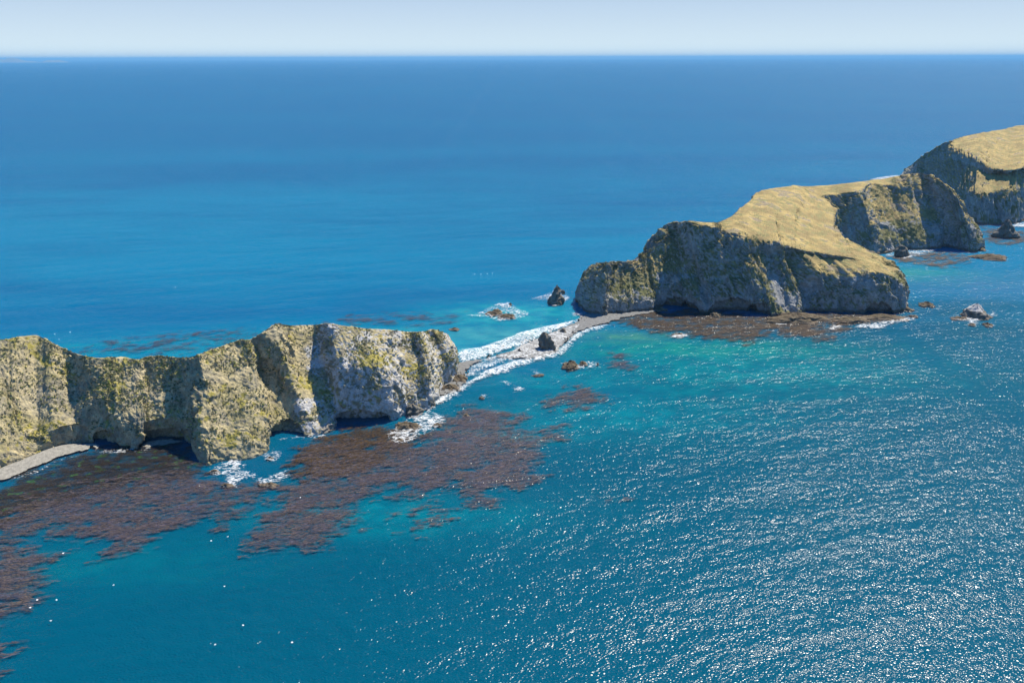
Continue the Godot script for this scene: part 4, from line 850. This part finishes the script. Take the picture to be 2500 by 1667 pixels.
# ---------------------------------------------------------------- flat floating or lying sheets
func edge_distance(p: Vector2, poly: PackedVector2Array) -> float:
	var best := 1e9
	for i in poly.size():
		var a := poly[i]
		var b := poly[(i + 1) % poly.size()]
		best = minf(best, p.distance_squared_to(Geometry2D.get_closest_point_to_segment(p, a, b)))
	return sqrt(best) * (1.0 if Geometry2D.is_point_in_polygon(p, poly) else -1.0)


# The region where keep(point, distance inside the outline) > 0, as a sheet of triangles.
func sheet(poly: PackedVector2Array, step: float, margin: float, keep: Callable, height: Callable, color: Callable, fray := true) -> ArrayMesh:
	var lo := poly[0]
	var hi := poly[0]
	for p in poly:
		lo = lo.min(p)
		hi = hi.max(p)
	lo -= Vector2.ONE * margin
	hi += Vector2.ONE * margin
	var w := int((hi.x - lo.x) / step) + 2
	var h := int((hi.y - lo.y) / step) + 2
	var coarse := 4
	var cw := w / coarse + 2
	var ch := h / coarse + 2
	var far := PackedFloat32Array()
	far.resize(cw * ch)
	for j in ch:
		for i in cw:
			far[j * cw + i] = edge_distance(lo + Vector2(i, j) * step * coarse, poly)
	var f := PackedFloat32Array()
	f.resize(w * h)
	var pos := PackedVector3Array()
	pos.resize(w * h)
	var col := PackedColorArray()
	col.resize(w * h)
	for j in h:
		for i in w:
			var ci := i / coarse
			var cj := j / coarse
			var tx := float(i % coarse) / coarse
			var tz := float(j % coarse) / coarse
			var k := cj * cw + ci
			var d := lerpf(lerpf(far[k], far[k + 1], tx), lerpf(far[k + cw], far[k + cw + 1], tx), tz)
			var p := lo + Vector2(i, j) * step
			if d < -margin:
				f[j * w + i] = -1.0
				continue
			var keep_it: float = keep.call(p, d)
			f[j * w + i] = keep_it
			if keep_it > -0.9:
				pos[j * w + i] = Vector3(p.x, height.call(p, d), p.y)
				col[j * w + i] = color.call(p, keep_it)
	var v := PackedVector3Array()
	var c := PackedColorArray()
	var index := PackedInt32Array()
	for j in h - 1:
		for i in w - 1:
			var ks := [j * w + i, j * w + i + 1, (j + 1) * w + i + 1, (j + 1) * w + i]
			if f[ks[0]] <= 0.0 and f[ks[1]] <= 0.0 and f[ks[2]] <= 0.0 and f[ks[3]] <= 0.0:
				continue
			var first := v.size()
			for e in 4:
				var a: int = ks[e]
				var b: int = ks[(e + 1) % 4]
				if f[a] > 0.0:
					v.append(pos[a])
					c.append(col[a])
				if (f[a] > 0.0) != (f[b] > 0.0):
					var ok := a if f[a] > 0.0 else b
					var t := f[a] / (f[a] - f[b])
					var pa := Vector2(lo.x + (a % w) * step, lo.y + (a / w) * step)
					var pb := Vector2(lo.x + (b % w) * step, lo.y + (b / w) * step)
					var m := pa.lerp(pb, t)
					v.append(Vector3(m.x, pos[ok].y * (0.4 if pos[ok].y > 0.0 else 1.0), m.y))
					c.append(Color(col[ok], 0.0 if fray else 1.0))
			for e in range(1, v.size() - first - 1):
				index.append_array([first, first + e, first + e + 1])
	if v.is_empty():
		return null
	var n := PackedVector3Array()
	n.resize(v.size())
	n.fill(Vector3.UP)
	return array_mesh(v, n, c, index)


func build_shores() -> void:
	var labels := {"beach": "pale shingle beach under the islet's cliffs", "cove_beach": "shingle strip inside the islet's shaded cove", "spit": "dark gravel spit joining the islet to the headland", "islet_apron": "rubble apron below the islet's tip"}
	for k: String in LAND:
		var pale := Color(0.36, 0.345, 0.30) if k == "beach" or k == "cove_beach" else Color(0.235, 0.238, 0.232)
		var top := 1.6 if k == "beach" else 0.9
		var m := sheet(LAND[k], 0.8, 3.0,
			func(p, d): return d - (1.2 if k == "spit" or k == "beach" else 0.0) + 2.4 * fine_noise.get_noise_2d(p.x, p.y),
			func(p, d): return 0.06 + top * smoothstep(0.0, 7.0, d) + 0.12 * fine_noise.get_noise_2d(p.x * 2.0, p.y * 2.0),
			func(p, d):
				var g: float = 1.0 + 0.5 * fine_noise.get_noise_2d(p.x * 3.0, p.y * 3.0)
				return Color(pale.r * g, pale.g * g, pale.b * g), false)
		if m:
			tag(put("beach" if k != "spit" else "gravel_spit", m, "gravel"), labels[k], "", "", "structure")


# ---------------------------------------------------------------- rocks
func rock_mesh(w: float, h: float, deep: float, kind: String, seed_: int) -> ArrayMesh:
	var rings := 14 if w < 8.0 else 22
	var round_ := 24 if w < 8.0 else 44
	var o := Vector3(seed_ * 37.1, seed_ * 11.3, seed_ * 23.7)
	var v := PackedVector3Array()
	var c := PackedColorArray()
	var index := PackedInt32Array()
	var lean := Vector3(sin(seed_ * 1.7), 0, cos(seed_ * 2.3)) * 0.12 * h
	for r in rings + 1:
		var t := float(r) / rings
		var wide: float
		match kind:
			"peak":
				wide = pow(1.0 - t, 0.62) * (0.95 + 0.1 * sin(t * 9.0))
			"white":
				wide = pow(1.0 - t, 0.75)
			"slab", "strata":
				wide = pow(maxf(1.0 - pow(t, 1.5), 0.0), 0.8)
			_:
				wide = pow(maxf(1.0 - pow(t, 2.6), 0.0), 0.55)
		for k in round_:
			var ang := TAU * k / round_
			var dir := Vector3(cos(ang), 0, sin(ang))
			var cut := 1.0 + 0.7 * shape_noise.get_noise_3dv(dir * 16.0 + o + Vector3(0, t * 9.0, 0)) + 0.45 * fine_noise.get_noise_3dv(dir * 7.0 + o + Vector3(0, t * 6.0, 0))
			var y := -0.6 + (h + 0.6) * t
			var p := Vector3(dir.x * w * 0.5, 0, dir.z * w * 0.5 * deep) * wide * cut + lean * t
			p.y = y + h * 0.25 * fine_noise.get_noise_3dv(dir * 5.0 + o) * t
			if kind == "slab":
				p.y += h * 0.35 * fine_noise.get_noise_3d(p.x * 1.2 + o.x, o.y, p.z * 1.2) * t
			if kind == "strata":
				p.y += p.x * 0.22 * t + h * 0.18 * sin(p.z * 2.2 + p.x * 0.8) * t
			if w > 2.0:
				var rough := minf(0.16 * w, 1.1)
				p += dir * rough * (fine_noise.get_noise_3dv(p * 1.6 + o) * 1.6 + 0.5 * fine_noise.get_noise_3dv(p * 4.0 - o)) * clampf(wide * 2.0, 0, 1)
				p.y += rough * 0.8 * fine_noise.get_noise_3dv(p * 2.2 + o * 2.0) * t
			v.append(p)
			var g := fine_noise.get_noise_3dv(p * 1.5 + o)
			var tone := Color(0.19, 0.165, 0.13).lerp(Color(0.29, 0.27, 0.22), clampf(0.5 + g * 1.8, 0, 1))
			if kind == "slab":
				tone = Color(0.11, 0.085, 0.055).lerp(Color(0.21, 0.17, 0.11), clampf(0.5 + g * 1.8, 0, 1))
			if kind == "strata":
				tone = Color(0.20, 0.18, 0.15).lerp(Color(0.5, 0.46, 0.38), clampf(0.5 + sin(p.z * 3.1 + p.y * 4.0 + p.x) * 0.6 + g, 0, 1))
			if kind == "white" and t > 0.5 + g * 0.3:
				tone = Color(0.62, 0.61, 0.58)
			if kind != "strata" and p.y < 0.5 + g * 0.8:
				tone = Color(0.235, 0.185, 0.13)
			c.append(tone)
	for r in rings:
		for k in round_:
			var a := r * round_ + k
			var b := r * round_ + (k + 1) % round_
			index.append_array([a, a + round_, b, b, a + round_, b + round_])
	var st := SurfaceTool.new()
	var arrays := []
	arrays.resize(Mesh.ARRAY_MAX)
	arrays[Mesh.ARRAY_VERTEX] = v
	arrays[Mesh.ARRAY_COLOR] = c
	arrays[Mesh.ARRAY_INDEX] = index
	st.create_from_arrays(arrays)
	st.deindex()
	st.generate_normals()
	return st.commit()


func build_rocks() -> void:
	var k := 0
	for r: Array in ROCKS:
		k += 1
		var o := put(r[4], rock_mesh(r[2], r[3], r[7], r[5], k), "rock")
		o.position = Vector3(r[0], 0, r[1] - r[2] * r[7] * 0.4)
		tag(o, r[6], "sea stack" if r[4] == "sea_stack" else "rock", "rocks and stacks round the islands")
	var shapes := []
	for i in 6:
		shapes.append(rock_mesh(1.0, 0.62, 0.85, "block", 100 + i))
	for b: Array in BOULDERS:
		k += 1
		var o := put("boulder", shapes[k % 6], "rock")
		o.position = Vector3(b[0], 0.35, b[1])
		o.rotation.y = k * 1.9
		o.scale = Vector3(b[2], b[3] * 1.6, b[2])
		tag(o, BOULDER_LABELS[b[4]], "boulder", "boulders: " + BOULDER_LABELS[b[4]])


const BOULDER_LABELS := [
	"small dark boulder in the wash between islet and blocky stack", "dark boulder in the surf just behind the big blocky stack", "dark boulder heaped at the foot of the big blocky stack", "little rock standing in the spit's back surf",
	"little rock on wet gravel beyond the blocky stack", "little rock near the small dark boulder on the spit", "little rock in the surf off the blocky stack's seaward side", "dark boulder on gravel beside the big blocky stack",
	"dark boulder on the gravel under the headland tip", "brown boulder on the rubble beside the islet's tip", "brown boulder on the rubble apron above the surf",
]


# ---------------------------------------------------------------- kelp
func kelp_clump(seed_: int) -> ArrayMesh:
	var r := RandomNumberGenerator.new()
	r.seed = seed_
	var v := PackedVector3Array()
	var c := PackedColorArray()
	var index := PackedInt32Array()
	for b in 9:
		var turn := r.randf_range(-0.4, 0.4) + (PI if r.randf() < 0.5 else 0.0)
		var dir := Vector3(cos(turn), 0, sin(turn))
		var side := Vector3(-dir.z, 0, dir.x)
		var at := Vector3(r.randf_range(-0.8, 0.8), 0.03, r.randf_range(-0.6, 0.6))
		var long := r.randf_range(0.5, 1.1)
		var wide := r.randf_range(0.07, 0.16)
		var tone := r.randf_range(0.6, 1.45)
		var first := v.size()
		for s in 4:
			var t := s / 3.0
			var mid := at + dir * long * t + side * sin(t * 3.0 + b) * 0.12 + Vector3.UP * (0.05 + 0.10 * sin(t * PI) * r.randf())
			var w := wide * (1.0 - absf(t - 0.4))
			v.append(mid - side * w + Vector3.UP * r.randf_range(-0.03, 0.06))
			v.append(mid + side * w + Vector3.UP * r.randf_range(-0.03, 0.06))
			c.append(Color(tone, tone, tone))
			c.append(Color(tone, tone, tone))
		for s in 3:
			var k := first + s * 2
			index.append_array([k, k + 1, k + 2, k + 1, k + 3, k + 2])
	var st := SurfaceTool.new()
	var arrays := []
	arrays.resize(Mesh.ARRAY_MAX)
	arrays[Mesh.ARRAY_VERTEX] = v
	arrays[Mesh.ARRAY_COLOR] = c
	arrays[Mesh.ARRAY_INDEX] = index
	st.create_from_arrays(arrays)
	st.generate_normals()
	return st.commit()


func kelp_keep(p: Vector2, d: float, thin: float) -> float:
	var a := p.x * 0.95 - p.y * 0.3
	var b := p.y * 0.95 + p.x * 0.3
	return minf(d, 9.0) * 0.11 + 1.3 * lace_noise.get_noise_2d(a * 0.35, b * 0.75) + 1.3 * lace_noise.get_noise_2d(a * 1.1 + 70.0, b * 3.2) - thin


func build_kelp() -> void:
	var labels := {
		"main": "broad purple brown kelp bed floating along the islet", "brown": "golden brown kelp in the hollow under the islet", "shore": "dark brown weed and rock shallows below the shingle beach",
		"west": "kelp patch with frayed edges beyond the broad bed", "southwest": "narrow kelp scrap out past the frayed patch", "small": "small oval kelp patch detached from the broad bed",
		"east": "purple kelp patch off the gravel spit", "spit": "submerged dark kelp beside the spit surf", "headland": "brown kelp belt along the headland foot", "cove": "reddish kelp under the second headland",
		"far": "brown kelp round the grey pyramid stack", "north": "scattered reddish kelp streaks behind the islet", "northeast": "sparse kelp streaks behind the islet's tip", "islets": "little kelp island beside the broad bed",
		"drift": "few strands of drifting kelp in open water", "apron": "brown weed on the shelf by the headland corner",
	}
	var thin := {"main": -0.02, "brown": -0.15, "shore": -0.3, "west": 0.1, "southwest": 0.2, "small": 0.05, "east": 0.15, "spit": 0.5, "headland": 0.0, "cove": 0.35, "far": 0.4, "north": 0.9, "northeast": 0.9, "islets": 0.2, "drift": 0.4, "apron": 0.1}
	var clumps := []
	for i in 5:
		clumps.append(kelp_clump(60 + i))
	for k: String in KELP:
		var tone := Color(0.070, 0.056, 0.068)  # purple cast is sky reflection on wet kelp, put into the colour
		if k in ["brown", "headland", "apron", "cove", "far"]:
			tone = Color(0.050, 0.030, 0.014)
		if k == "shore":
			tone = Color(0.020, 0.014, 0.009)
		if k in ["north", "northeast", "spit"]:
			tone = Color(0.05, 0.045, 0.075)
		var t: float = thin[k]
		var far: bool = k in ["north", "northeast", "far", "cove"]
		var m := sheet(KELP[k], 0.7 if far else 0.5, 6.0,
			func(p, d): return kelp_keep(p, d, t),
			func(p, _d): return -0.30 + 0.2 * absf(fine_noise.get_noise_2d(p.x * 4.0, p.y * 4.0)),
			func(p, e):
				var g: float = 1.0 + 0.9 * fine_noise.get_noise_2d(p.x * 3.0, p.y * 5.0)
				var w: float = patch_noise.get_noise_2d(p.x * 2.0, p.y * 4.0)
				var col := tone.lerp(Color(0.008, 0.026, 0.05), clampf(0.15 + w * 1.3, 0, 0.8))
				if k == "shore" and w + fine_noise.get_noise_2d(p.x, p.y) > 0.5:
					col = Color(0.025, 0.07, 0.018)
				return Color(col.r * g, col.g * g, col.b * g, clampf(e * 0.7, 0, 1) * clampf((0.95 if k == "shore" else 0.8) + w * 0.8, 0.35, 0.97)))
		if m == null:
			continue
		var holder := Node3D.new()
		holder.name = numbered("kelp_bed")
		add_child(holder)
		tag(holder, labels[k], "kelp", "kelp beds in the water", "stuff")
		put("mat", m, "kelp", holder)
		# fronds lying on the mat
		var spots := []
		var faces := m.get_faces()
		for i in range(0, faces.size(), 3):
			var area := (faces[i + 1] - faces[i]).cross(faces[i + 2] - faces[i]).length() * 0.5
			var many := area * (0.4 if not far else 0.25)
			while many > chance.randf():
				many -= 1.0
				var p := faces[i].lerp(faces[i + 1], chance.randf()).lerp(faces[i + 2], chance.randf() * 0.7)
				if kelp_keep(Vector2(p.x, p.z), edge_distance(Vector2(p.x, p.z), KELP[k]), t) > chance.randf_range(0.1, 0.7) and (k != "shore" or chance.randf() < 0.5):
					spots.append(p)
		if spots.is_empty():
			continue
		var mm := MultiMesh.new()
		mm.transform_format = MultiMesh.TRANSFORM_3D
		mm.use_colors = true
		mm.mesh = clumps[holder.get_index() % 5]
		mm.instance_count = spots.size()
		for i in spots.size():
			var s := chance.randf_range(0.5, 1.1)
			mm.set_instance_transform(i, Transform3D(Basis(Vector3.UP, chance.randfn(0.3, 0.22)) * Basis.from_scale(Vector3(s * 2.2, s, s * 0.9)), spots[i]))
			var g := chance.randf_range(0.7, 1.5)
			var warm := chance.randf()
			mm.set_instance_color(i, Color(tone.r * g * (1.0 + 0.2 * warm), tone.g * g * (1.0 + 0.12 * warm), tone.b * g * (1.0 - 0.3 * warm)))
		var fronds := MultiMeshInstance3D.new()
		fronds.name = "fronds"
		fronds.multimesh = mm
		fronds.material_override = mats["kelp"]
		holder.add_child(fronds, true)
		tag(fronds, "", "", "", "stuff")


# ---------------------------------------------------------------- foam
func build_foam() -> void:
	for k: String in FOAM:
		var solid := 0.34 if k in ["spit_front", "spit_back", "back_surf", "far_surf"] else (0.25 if k in ["mid_wash", "breaker", "islet_foot_b", "white_wash"] else -0.05)
		if k == "spit_wash" or k == "spit_over":
			solid = 0.05 if k == "spit_wash" else 0.3
		if k in ["islet_foot", "buttress_wash", "east_wash", "cove_wash", "beach_wash", "lobe_wash"]:
			solid = 0.15
		var crest := 0.5 if k in ["spit_front", "breaker", "mid_wash", "rock_wash", "islet_foot_b"] else 0.15
		var m := sheet(FOAM[k], 0.36, 4.0,
			func(p, d):
				var lace: float = absf(lace_noise.get_noise_2d(p.x * 1.3 - p.y * 0.4, p.y * 2.2 + p.x * 0.5))
				var speck: float = fine_noise.get_noise_2d(p.x * 5.0, p.y * 6.0)
				return minf(d, 2.5) * 0.28 + solid - lace * 2.6 + speck * 0.7 + 0.55 * lace_noise.get_noise_2d(p.x * 0.5 + 40.0, p.y * 0.7),
			func(p, d): return 0.09 + crest * clampf(d * 0.3, 0, 1) * (0.5 + 0.5 * fine_noise.get_noise_2d(p.x * 2.0, p.y * 2.0)) + (0.9 if k.begins_with("spit_") else 0.0) * clampf(d * 0.3, 0, 1),
			func(p, e):
				var g: float = 0.78 + 0.2 * fine_noise.get_noise_2d(p.x * 4.0, p.y * 4.0)
				return Color(g * 0.97, g, g, clampf(e * 0.8, 0, 0.93) * (0.75 if k == "spit_over" else 1.0) * clampf(0.85 + 0.9 * fine_noise.get_noise_2d(p.x * 6.0, p.y * 7.0), 0.2, 1.0)))
		if m:
			var o := put("surf_foam", m, "foam")
			tag(o, "white surf foam: " + FOAM_LABELS.get(k, k), "foam", "white surf foam", "stuff")


const FOAM_LABELS := {
	"spit_front": "long breaker line along the near side of the spit", "spit_wash": "thin wash over the spit's shingle", "spit_over": "thin lace washed over the gravel spit", "spit_back": "wide surf band behind the gravel spit",
	"stack_wash": "swirl round the tall pointed stack", "flat_wash": "patch round the tilted slab rocks", "tip_wash": "patch at the headland tip", "reef_wash": "trail behind the weed covered rock",
	"breaker": "small breaking wave off the spit", "breaker_b": "wave over a low rock off the spit", "breaker_c": "patch round a small rock off the islet tip", "islet_foot": "lacy patch over the brown ledge",
	"islet_foot_b": "breaker against the islet's foot", "ring": "ring round a pale rock", "ring_b": "little patch on open kelp water", "buttress_wash": "swirls below the islet's buttress",
	"rock_wash": "round patch by the islet buttress", "buttress_wash_b": "pale smear on the kelp", "lobe_wash": "thin line at the layered shelf", "beach_wash": "thin line along the shingle beach",
	"cove_wash": "line inside the shaded cove", "cove_wash_b": "edge of the cove's shingle", "east_wash": "line along the headland corner shelf", "apron_wash": "patch on the broken shelf",
	"mid_wash": "bright patch off the headland kelp", "white_wash": "patch round the white capped rock", "white_wash_b": "ring round the red brown rock", "cove_surf": "line under the second headland",
	"point_surf": "patch at the second headland's point", "ledge_surf": "patch at the long dark ledge", "far_surf": "bright patch by the far headland", "back_surf": "strip behind the second headland",
}


# ---------------------------------------------------------------- scrub
func shrub_mesh(seed_: int) -> ArrayMesh:
	var v := PackedVector3Array()
	var c := PackedColorArray()
	var index := PackedInt32Array()
	var r := RandomNumberGenerator.new()
	r.seed = seed_
	for k in 16:
		var dir := Vector3(r.randfn(), absf(r.randfn()) * 0.6 + 0.1, r.randfn()).normalized()
		var at := dir * r.randf_range(0.25, 0.5)
		at.y *= 0.8
		var a := Vector3(r.randfn(), r.randfn(), r.randfn()).normalized()
		var b := dir.cross(a).normalized()
		a = b.cross(dir)
		var s := r.randf_range(0.16, 0.34)
		var tone := r.randf_range(0.65, 1.4)
		var first := v.size()
		for q in [a * s, b * s * 0.7, -a * s, -b * s * 0.7]:
			v.append(at + q + dir * r.randf_range(-0.08, 0.08))
			c.append(Color(tone, tone, tone))
		index.append_array([first, first + 1, first + 2, first, first + 2, first + 3])
	var st := SurfaceTool.new()
	var arrays := []
	arrays.resize(Mesh.ARRAY_MAX)
	arrays[Mesh.ARRAY_VERTEX] = v
	arrays[Mesh.ARRAY_COLOR] = c
	arrays[Mesh.ARRAY_INDEX] = index
	st.create_from_arrays(arrays)
	st.generate_normals()
	return st.commit()


func build_scrub(grid: Dictionary, called: String, label: String, many: int, seed_: int, kind: int) -> void:
	var r := RandomNumberGenerator.new()
	r.seed = seed_
	var places: Array[Transform3D] = []
	var tones := PackedColorArray()
	var front: PackedInt32Array = grid.front
	var v: PackedVector3Array = grid.v
	var n: PackedVector3Array = grid.n
	var tries := 0
	while places.size() < many and tries < many * 12:
		tries += 1
		var k := front[r.randi() % front.size()]
		var p := v[k] + Vector3(r.randf_range(-0.5, 0.5), 0, r.randf_range(-0.5, 0.5))
		if p.y < 4.0 or n[k].y < (0.22 if kind == 1 else 0.1):
			continue
		var big := patch_noise.get_noise_3dv(p * 1.5)
		var small := fine_noise.get_noise_3dv(p * 0.6)
		var grassy := n[k].y > 0.86 and kind > 1
		if big + small * 0.8 + r.randf_range(-0.25, 0.25) < (0.12 if grassy else -0.02):
			continue
		var s := r.randf_range(0.35, 1.05) * (1.0 if not grassy else 0.6) * (1.5 if kind == 3 else 1.0)
		places.append(Transform3D(Basis(Vector3.UP, r.randf() * TAU).scaled(Vector3(s * 1.2, s, s * 1.2)), p - Vector3(0, 0.12, 0)))
		var pick := r.randf()
		var tone := Color(0.13, 0.13, 0.06)
		if pick < 0.30:
			tone = Color(0.21, 0.20, 0.10)
		elif pick < 0.42:
			tone = Color(0.15, 0.19, 0.05)
		elif pick < 0.62:
			tone = Color(0.33, 0.28, 0.15)
		elif pick < 0.66 and kind == 1:
			tone = Color(0.46, 0.41, 0.10)
		tones.append(tone)
	var mm := MultiMesh.new()
	mm.transform_format = MultiMesh.TRANSFORM_3D
	mm.use_colors = true
	mm.mesh = shrub_mesh(seed_)
	mm.instance_count = places.size()
	for i in places.size():
		mm.set_instance_transform(i, places[i])
		mm.set_instance_color(i, tones[i])
	var o := MultiMeshInstance3D.new()
	o.name = called
	o.multimesh = mm
	o.material_override = mats["scrub"]
	add_child(o, true)
	tag(o, label, "scrub", "", "stuff")


# ---------------------------------------------------------------- gulls
func build_gulls() -> void:
	var k := 0
	var body := SphereMesh.new()
	body.radius = 0.5
	body.height = 1.0
	body.radial_segments = 12
	body.rings = 7
	for p in GULLS:
		k += 1
		var g := Node3D.new()
		g.name = numbered("seabird")
		add_child(g)
		g.position = Vector3(p.x, 0.02, p.y)
		g.rotation.y = k * 1.3
		tag(g, "white seabird in a row of four on open water" if k <= 4 else "white seabird resting on the water", "bird", "four seabirds in a row" if k <= 4 else "seabirds resting on the water")
		var trunk := bird_body(body)
		put("body", trunk, "feather", g)
		for side in [-1.0, 1.0]:
			put("wing", bird_wing(side), "feather", g)


func bird_body(_unit: SphereMesh) -> ArrayMesh:
	var v := PackedVector3Array()
	var c := PackedColorArray()
	var index := PackedInt32Array()
	# tail, rump, breast, neck, head, bill along z
	var line := [[-0.55, 0.16, 0.02], [-0.42, 0.17, 0.08], [-0.2, 0.17, 0.16], [0.05, 0.18, 0.19], [0.22, 0.22, 0.14], [0.30, 0.34, 0.09], [0.36, 0.40, 0.10], [0.44, 0.40, 0.07], [0.52, 0.385, 0.025], [0.60, 0.37, 0.006]]
	for s in line.size():
		for q in 10:
			var a := TAU * q / 10
			v.append(Vector3(cos(a) * line[s][2], line[s][1] + sin(a) * line[s][2] * 0.9, line[s][0]) * 0.75)
			c.append(Color(0.8, 0.8, 0.78) if s < 8 else Color(0.6, 0.4, 0.05))
	for s in line.size() - 1:
		for q in 10:
			var a := s * 10 + q
			var b := s * 10 + (q + 1) % 10
			index.append_array([a, b, a + 10, b, b + 10, a + 10])
	return array_mesh(v, PackedVector3Array(), c, index)


func bird_wing(side: float) -> ArrayMesh:
	var v := PackedVector3Array()
	var c := PackedColorArray()
	for p in [[0.08, 0.32, 0.22], [0.34, 0.40, 0.12], [0.62, 0.34, -0.28], [0.30, 0.33, -0.18], [0.10, 0.27, -0.35]]:
		for y in [0.0, 0.03]:
			v.append(Vector3(side * p[0], p[1] + y, p[2]) * 0.75)
			c.append(Color(0.72, 0.73, 0.74))
	var index := PackedInt32Array()
	for face in [[0, 1, 3], [1, 2, 3], [0, 3, 4]]:
		index.append_array([face[0] * 2 + 1, face[1] * 2 + 1, face[2] * 2 + 1, face[0] * 2, face[2] * 2, face[1] * 2])
	for e in 5:
		var a := e * 2
		var b := ((e + 1) % 5) * 2
		index.append_array([a, b, a + 1, b, b + 1, a + 1])
	return array_mesh(v, PackedVector3Array(), c, index)


# ---------------------------------------------------------------- far islands
func build_far_islands() -> void:
	var at := [[-26500.0, -44000.0, 1900.0, 230.0], [-23600.0, -44000.0, 500.0, 120.0]]
	for i in 2:
		var a: Array = at[i]
		var v := PackedVector3Array()
		var c := PackedColorArray()
		var index := PackedInt32Array()
		for x in 41:
			for z in 9:
				var s := x / 20.0 - 1.0
				var t := z / 4.0 - 1.0
				var h: float = maxf(0.0, 1.0 - pow(absf(s), 2.2)) * (1.0 - t * t) * (0.75 + 0.9 * shape_noise.get_noise_2d(x * 6.0 + i * 200.0, z * 6.0))
				v.append(Vector3(s * a[2], maxf(h, 0.0) * a[3] - 5.0, t * 900.0))
				c.append(Color(0.2, 0.2, 0.18))
		for x in 40:
			for z in 8:
				var k := x * 9 + z
				index.append_array([k, k + 9, k + 1, k + 1, k + 9, k + 10])
		var st := SurfaceTool.new()
		var arrays := []
		arrays.resize(Mesh.ARRAY_MAX)
		arrays[Mesh.ARRAY_VERTEX] = v
		arrays[Mesh.ARRAY_COLOR] = c
		arrays[Mesh.ARRAY_INDEX] = index
		st.create_from_arrays(arrays)
		st.generate_normals()
		var o := put("far_island_terrain", st.commit(), "scrub")
		o.position = Vector3(a[0], 0, a[1])
		tag(o, "faint long island low on the horizon" if i == 0 else "faint small islet on the horizon beside the long island", "", "", "structure")
